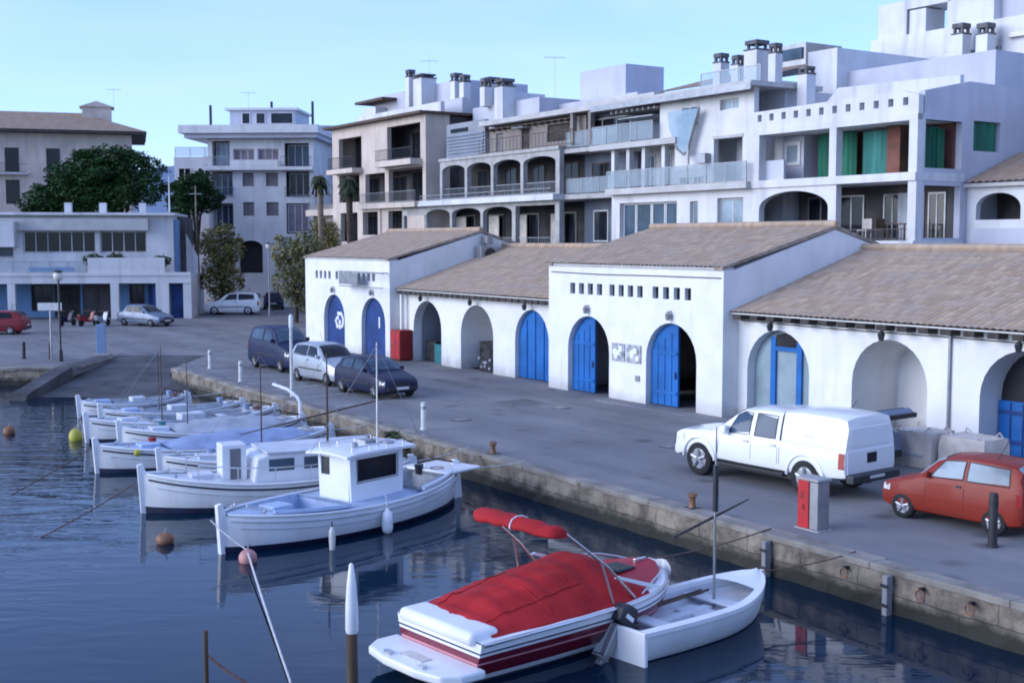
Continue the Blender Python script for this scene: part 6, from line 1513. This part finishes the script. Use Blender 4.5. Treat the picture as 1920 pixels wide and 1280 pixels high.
# mooring bits on the quay edge
def bitt(label, u):
    e = qthing('mooring_bitt', label, 'mooring bitt', u, 17.62, .02, 'rusty mooring bitts along the quay edge')
    m = MB(); m.lathe((0,0,0), [(.10,0),(.075,.04),(.065,.22),(.11,.27),(.10,.32),(.03,.34)], 12); m.build('shaft', 'buoy_rust', e, smooth=50)
    m = MB(); m.box(-.14,.14,-.14,.14,-.005,.02); m.build('foot', 'metal_dark', e)
for lab, u in (('rusty bitt just behind the speedboat bow',-20.0),('rusty bitt behind the wheelhouse boat stern',-28.2)): bitt(lab, u)
def fend(label, u):
    e = qthing('quay_fender', label, 'fender post', u, 17.2, -.75, 'timber fenders on the quay face')
    m = MB(); m.box(-.055,.055,-.10,.06,-.4,.66); m.build('timber', 'concrete_dark', e, bevel=.015)
    m = MB(); m.box(-.09,.09,-.115,-.10,.1,.16); m.box(-.09,.09,-.115,-.10,.45,.51); m.build('strap', 'metal_dark', e)
for lab, u in (('timber fender on the quay face by the dinghy bow',-17.3),('timber fender on the quay face below the service pillar',-14.3)): fend(lab, u)
rg_ = 0
for lab, u in (('iron ring on the quay face near the right edge',-12.6),('iron ring on the quay face under the orange red car',-13.6),('iron ring on the quay face behind the dinghy',-15.3)):
    e = qthing('mooring_ring', lab, 'ring', u, 17.2, -.28, 'iron rings on the quay face')
    m = MB(); m.tube([(.09*math.cos(2*math.pi*k/14), -.02, .09*math.sin(2*math.pi*k/14)) for k in range(15)], .016, 6); m.build('ring', 'buoy_rust', e, smooth=60)
    m = MB(); m.box(-.03,.03,-.03,.08,.07,.13); m.build('staple', 'metal_dark', e)
# red service pillar with grey cabinet
e = qthing('service_pillar', 'red and grey quay service pillar beside the pick-up', 'service pillar', -17.3, 18.45, 0)
m = MB(); m.box(-.24,.06,-.18,.18,.02,1.0); c = m.build('red_cabinet', 'red_paint', e, bevel=.02)
m = MB(); m.box(-.17,-.08,-.188,-.1805,.62,.76); m.box(-.10,-.06,-.20,-.181,.4,.5); m.build('lock_plate', 'red_faded', c)
m = MB(); m.box(.075,.30,-.17,.17,.02,.98); m.build('grey_cabinet', 'metal_grey', e, bevel=.015)
m = MB(); m.box(-.27,.33,-.21,.21,1.001,1.06); m.build('top', 'concrete', e, bevel=.015)
m = MB(); m.box(-.28,.36,-.22,.22,-.01,.019); m.build('plinth', 'concrete', e)
# red drink cabinet by the arcade
e = qthing('red_cabinet', 'dark red upright cabinet standing in the arcade corner', 'cabinet', -53.35, 28.05, 0)
m = MB(); m.box(-.48,.48,-.36,.35,.05,1.5); c = m.build('body', 'red_faded', e, bevel=.03)
m = MB(); m.box(-.44,-.01,-.372,-.3605,.15,1.4); m.box(.01,.44,-.372,-.3605,.15,1.4); m.build('door', 'red_paint', c, bevel=.005)
m = MB(); m.box(-.06,-.03,-.40,-.3725,.7,.95); m.build('handle', 'metal_grey', c)
# crates and nets in the open niches
def crate(label, u, t, z, mt, s=(.7,.5,.45), group='crates in the arcade niches'):
    e = qthing('crate', label, 'crate', u, t, z, group); a, b, c = s
    m = MB(); m.box(-a/2,a/2,-b/2,b/2,0,.04)
    for y in (-b/2,b/2-.03): m.box(-a/2,a/2,y,y+.03,.041,c)
    for x in (-a/2,a/2-.03): m.box(x,x+.03,-b/2+.031,b/2-.031,.041,c)
    m.build('tub', mt, e); m = MB(); m.box(-a/2-.02,a/2+.02,-b/2-.02,b/2+.02,c+.001,c+.04); m.build('lid', mt, e, bevel=.01)
crate('teal fish box at the right of the grey niche', -51.0, 29.2, 0, 'teal_plastic', (.95,.7,.85))
crate('dark box at the left of the grey niche', -52.1, 29.4, 0, 'net_dark', (1.0,.8,.95))
crate('dark box on top at the back of the grey niche', -51.7, 30.2, 0, 'net_dark', (1.6,.8,1.45))
crate('tall dark locker filling the white niche', -47.2, 29.7, 0, 'net_dark', (1.5,.9,1.2)); 
e = qthing('net_pile', 'grey heap of fishing nets in the white niche', 'net pile', -46.6, 29.0, 0)
m = MB(); rows = []; rnd = random.Random(9)
for i in range(11):
    rows.append([(.75*math.cos(2*math.pi*k/16)*math.cos(math.pi/2*i/10)*(1+rnd.uniform(-.12,.12)), .4*math.sin(2*math.pi*k/16)*math.cos(math.pi/2*i/10)*(1+rnd.uniform(-.12,.12)), 1.0*math.sin(math.pi/2*i/10)+rnd.uniform(-.03,.03)) for k in range(16)])
m.grid(rows, closed=True); m.build('nets', 'net_dark', e, smooth=60)
m = MB()
for k in range(9): m.ball((rnd.uniform(-.5,.5),-.34+rnd.uniform(-.05,.05),.15+rnd.uniform(0,.5)),.07,1,8,6)
m.build('floats', 'tarp_grey', e, smooth=60)
# two big white bulk bags behind the red car
for lab, u, t, wd in (('left of two big white bulk bags standing before the arcade', -20.75, 26.2, 1.25), ('right of two big white bulk bags standing before the arcade', -19.3, 26.3, 1.35)):
    e = qthing('bulk_bag', lab, 'bulk bag', u, t, 0, 'white bulk bags'); rnd = random.Random(int(-u*10))
    m = MB(); rows = []
    for i in range(8):
        s = i/7; bul = 1+.07*math.sin(math.pi*s); row = []
        for k in range(24):
            a = 2*math.pi*k/24; ca, sa = math.cos(a), math.sin(a); q = 1/max(abs(ca),abs(sa))**.82
            row.append((wd/2*ca*q*bul*(1+rnd.uniform(-.02,.02)), .5*sa*q*bul*(1+rnd.uniform(-.02,.02)), .93*s+rnd.uniform(-.015,.015)))
        rows.append(row)
    V = m.grid(rows, closed=True); m.f(V[-1]); m.f(V[0][::-1]); m.build('sack', 'sack_white', e, smooth=50)
    for sx in (-1,1):
        for sy in (-1,1): m = MB(); m.tube([(sx*wd*.42,sy*.40,.88),(sx*wd*.36,sy*.34,1.06),(sx*wd*.25,sy*.40,.93)], .025, 5); m.build('lifting_loop', 'sack_white', e)
    m = MB(); m.box(-wd/2-.045,-wd/2-.02,-.35,.35,.3,.33); m.box(-.4,.4,-.545,-.525,.3,.36); m.build('band', 'tarp_grey', e)
# lamps and poles
def street_lamp(label, p, h, mt, head='globe', group=None):
    e = thing('street_lamp', label, 'street lamp', p, 0, group)
    m = MB(); m.lathe((0,0,0), [(.12,-.02),(.11,.5),(.06,.6),(.045,h)], 10); m.build('pole', mt, e, smooth=50)
    m = MB(); m.lathe((0,0,h), [(.05,0),(.16,.05),(.24,.22),(.22,.36),(.10,.46),(.02,.5)], 14); m.build('lamp_head', 'lamp_cream', e, smooth=50)
    m = MB(); m.lathe((0,0,h+.44), [(.26,0),(.2,.06),(.03,.12)], 12); m.build('lamp_cap', 'metal_dark', e)
street_lamp('dark lamp post with a white lantern on the far quay', (-21.95,59.4,0), 3.9, 'metal_dark')
e = thing('pole', 'thin white pole on the near quay beside the covered boats', 'pole', Q(-42.9,17.9), 0)
m = MB(); m.lathe((0,0,0), [(.07,-.02),(.06,.1),(.055,2.6)], 10); m.build('shaft', 'bollard_pale', e, smooth=50); m = MB(); m.lathe((0,0,2.601), [(.075,0),(.075,.42),(.03,.5)], 10); m.build('cap', 'render_white', e, smooth=45)
street_lamp('lamp post with a pale lantern among the autumn trees', (-19.0,96,0), 5.2, 'metal_grey')
e = thing('tall_pole', 'tall thin pale pole at the right corner of the club house', 'pole', (-25.5,99.5,0), 0)
m = MB(); m.lathe((0,0,0), [(.14,0),(.10,4),(.06,10.3)], 10); m.build('shaft', 'bark_pale', e, smooth=50); m = MB(); m.box(-.5,.5,-.03,.03,9.6,9.66); m.build('crossbar', 'metal_grey', e)
e = thing('flagpole', 'white flagpole on the club house roof', 'flagpole', (-26.8,96.5,7.9), 0)
m = MB(); m.lathe((0,0,0), [(.07,0),(.05,1.5),(.03,3.0)], 8); m.build('shaft', 'render_white', e, smooth=50); m = MB(); m.ball((0,0,3.04),.06); m.build('finial', 'metal_grey', e)
e = thing('sign', 'white rectangular sign on a post at the far quay edge', 'sign', (-22.75,60.3,0), R(3))
m = MB(); m.tube([(0,.06,-.02),(0,.06,2.75)], .045, 8); m.build('post', 'metal_grey', e); m = MB(); m.box(-.58,.58,-.02,.02,2.42,2.80); m.build('plate', 'plate_white', e, bevel=.008)
e = thing('info_panel', 'slim light blue upright panel on the far quay', 'panel', (-21.0,62.5,0), R(8))
m = MB(); m.box(-.24,.24,-.06,.06,.12,1.6); m.build('board', 'panel_blue', e, bevel=.02); m = MB(); m.box(-.40,.40,-.16,.16,-.01,.119); m.build('foot', 'concrete', e)
# cafe tables under the porch
for i, (x, y) in enumerate(((-33.0,89.5),(-31.2,89.9),(-29.9,89.8))):
    e = thing('cafe_table', ['dark round table at the left under the club porch','dark round table in the middle under the club porch','dark round table at the right under the club porch'][i], 'table', (x,y,0), 0, 'tables under the club porch')
    m = MB(); m.lathe((0,0,.72), [(.40,0),(.40,.03)], 16); m.build('top', 'brown_wood', e); m = MB(); m.lathe((0,0,0), [(.22,0),(.2,.03),(.03,.05),(.03,.719)], 10); m.build('leg', 'metal_dark', e)
# antennas on roofs
def antenna(label, p, h):
    e = thing('antenna', label, 'antenna', p, 0, 'roof antennas')
    m = MB(); h *= .75; m.tube([(0,0,0),(0,0,h)], .014, 5); m.build('mast', 'metal_grey', e)
    m = MB(); m.tube([(-.7,0,h-.15),(.7,.2,h-.15)], .012, 5)
    for k in range(6): m.tube([(-.6+k*.24,-.35+k*.03,h-.15),(-.6+k*.24,.35+k*.05,h-.15)], .008, 4)
    m.build('aerial', 'metal_grey', e)
antenna('thin roof antenna above the lilac roof boxes of the grey block', Q(-66.3,46.2,14.55), 4.4)
antenna('thin roof antenna on the hipped tile roof', (-42,131,19.5), 3.2)
antenna('thin roof antenna on the white block at the street end', (-24.2,114,17.6), 2.6)
antenna('thin roof antenna on the cream block', Q(-83.6,46.5,17.5), 3.0)
# ================================================================ CAMERA, LIGHT, SKY
S.render.engine = 'CYCLES'
cam = bpy.data.cameras.new('camera'); cam.sensor_width = 36; cam.lens = 36*2300/1920; cam.clip_end = 6000; cam.clip_start = .1
co = bpy.data.objects.new('camera', cam); COL.objects.link(co); co.location = (0,0,5.8); co.rotation_euler = (R(90-4.648),0,0); S.camera = co
SUN_AZ, SUN_EL = (-.965,-.26), 14.0            # the sun stands low, behind and left of the camera
sd = Vector((SUN_AZ[0], SUN_AZ[1], 0)).normalized()*math.cos(R(SUN_EL)) + Vector((0,0,math.sin(R(SUN_EL))))
sl_ = bpy.data.lights.new('sun', 'SUN'); sl_.energy = 1.95; sl_.angle = R(50); sl_.color = (.96,.96,.97)
so = bpy.data.objects.new('sun', sl_); COL.objects.link(so); so.rotation_euler = sd.to_track_quat('Z','Y').to_euler(); so.location = (0,0,60)
wd = bpy.data.worlds.new('World'); S.world = wd; wd.use_nodes = True; nt = wd.node_tree
bg = nt.nodes['Background']; sky = nt.nodes.new('ShaderNodeTexSky'); sky.sky_type = 'NISHITA'; sky.sun_disc = False
sky.sun_elevation = R(SUN_EL); sky.sun_rotation = math.atan2(sd.x, sd.y); sky.air_density = 1.0; sky.dust_density = 0.0; sky.ozone_density = 2.0; sky.altitude = 0
tint = nt.nodes.new('ShaderNodeMixRGB'); tint.blend_type = 'MULTIPLY'; tint.inputs['Fac'].default_value = 1; tint.inputs['Color2'].default_value = (.57,.81,1.48,1)   # a cold camera white balance, given to the sky light
nt.links.new(sky.outputs[0], tint.inputs['Color1']); # thin high haze of cloud in the sky itself
tc = nt.nodes.new('ShaderNodeTexCoord'); mp = nt.nodes.new('ShaderNodeMapping'); mp.inputs['Scale'].default_value = (1.2, 1.2, 5.5); mp.inputs['Rotation'].default_value = (0, R(12), 0)
cn = nt.nodes.new('ShaderNodeTexNoise'); cn.inputs['Scale'].default_value = 2.2; cn.inputs['Detail'].default_value = 6; cn.inputs['Distortion'].default_value = .4
cr = nt.nodes.new('ShaderNodeMapRange'); cr.inputs['From Min'].default_value = .40; cr.inputs['From Max'].default_value = .72; cr.inputs['To Min'].default_value = .34; cr.inputs['To Max'].default_value = .62
cm = nt.nodes.new('ShaderNodeMixRGB'); cm.inputs['Color2'].default_value = (2.85, 3.5, 5.3, 1)
nt.links.new(tc.outputs['Generated'], mp.inputs['Vector']); nt.links.new(mp.outputs['Vector'], cn.inputs['Vector']); nt.links.new(cn.outputs['Fac'], cr.inputs['Value']); nt.links.new(cr.outputs[0], cm.inputs['Fac'])
nt.links.new(tint.outputs['Color'], cm.inputs['Color1']); nt.links.new(cm.outputs['Color'], bg.inputs['Color']); bg.inputs['Strength'].default_value = .15
vs = S.view_settings; S.display_settings.display_device = 'sRGB'; vs.view_transform = 'Standard'; vs.look = 'None'; vs.gamma = 1; vs.exposure = 0.88; vs.use_curve_mapping = False
S.cycles.max_bounces = 7; S.cycles.use_denoising = True; S.cycles.caustics_reflective = False; S.cycles.caustics_refractive = False
S.cycles.filter_width = 1.9
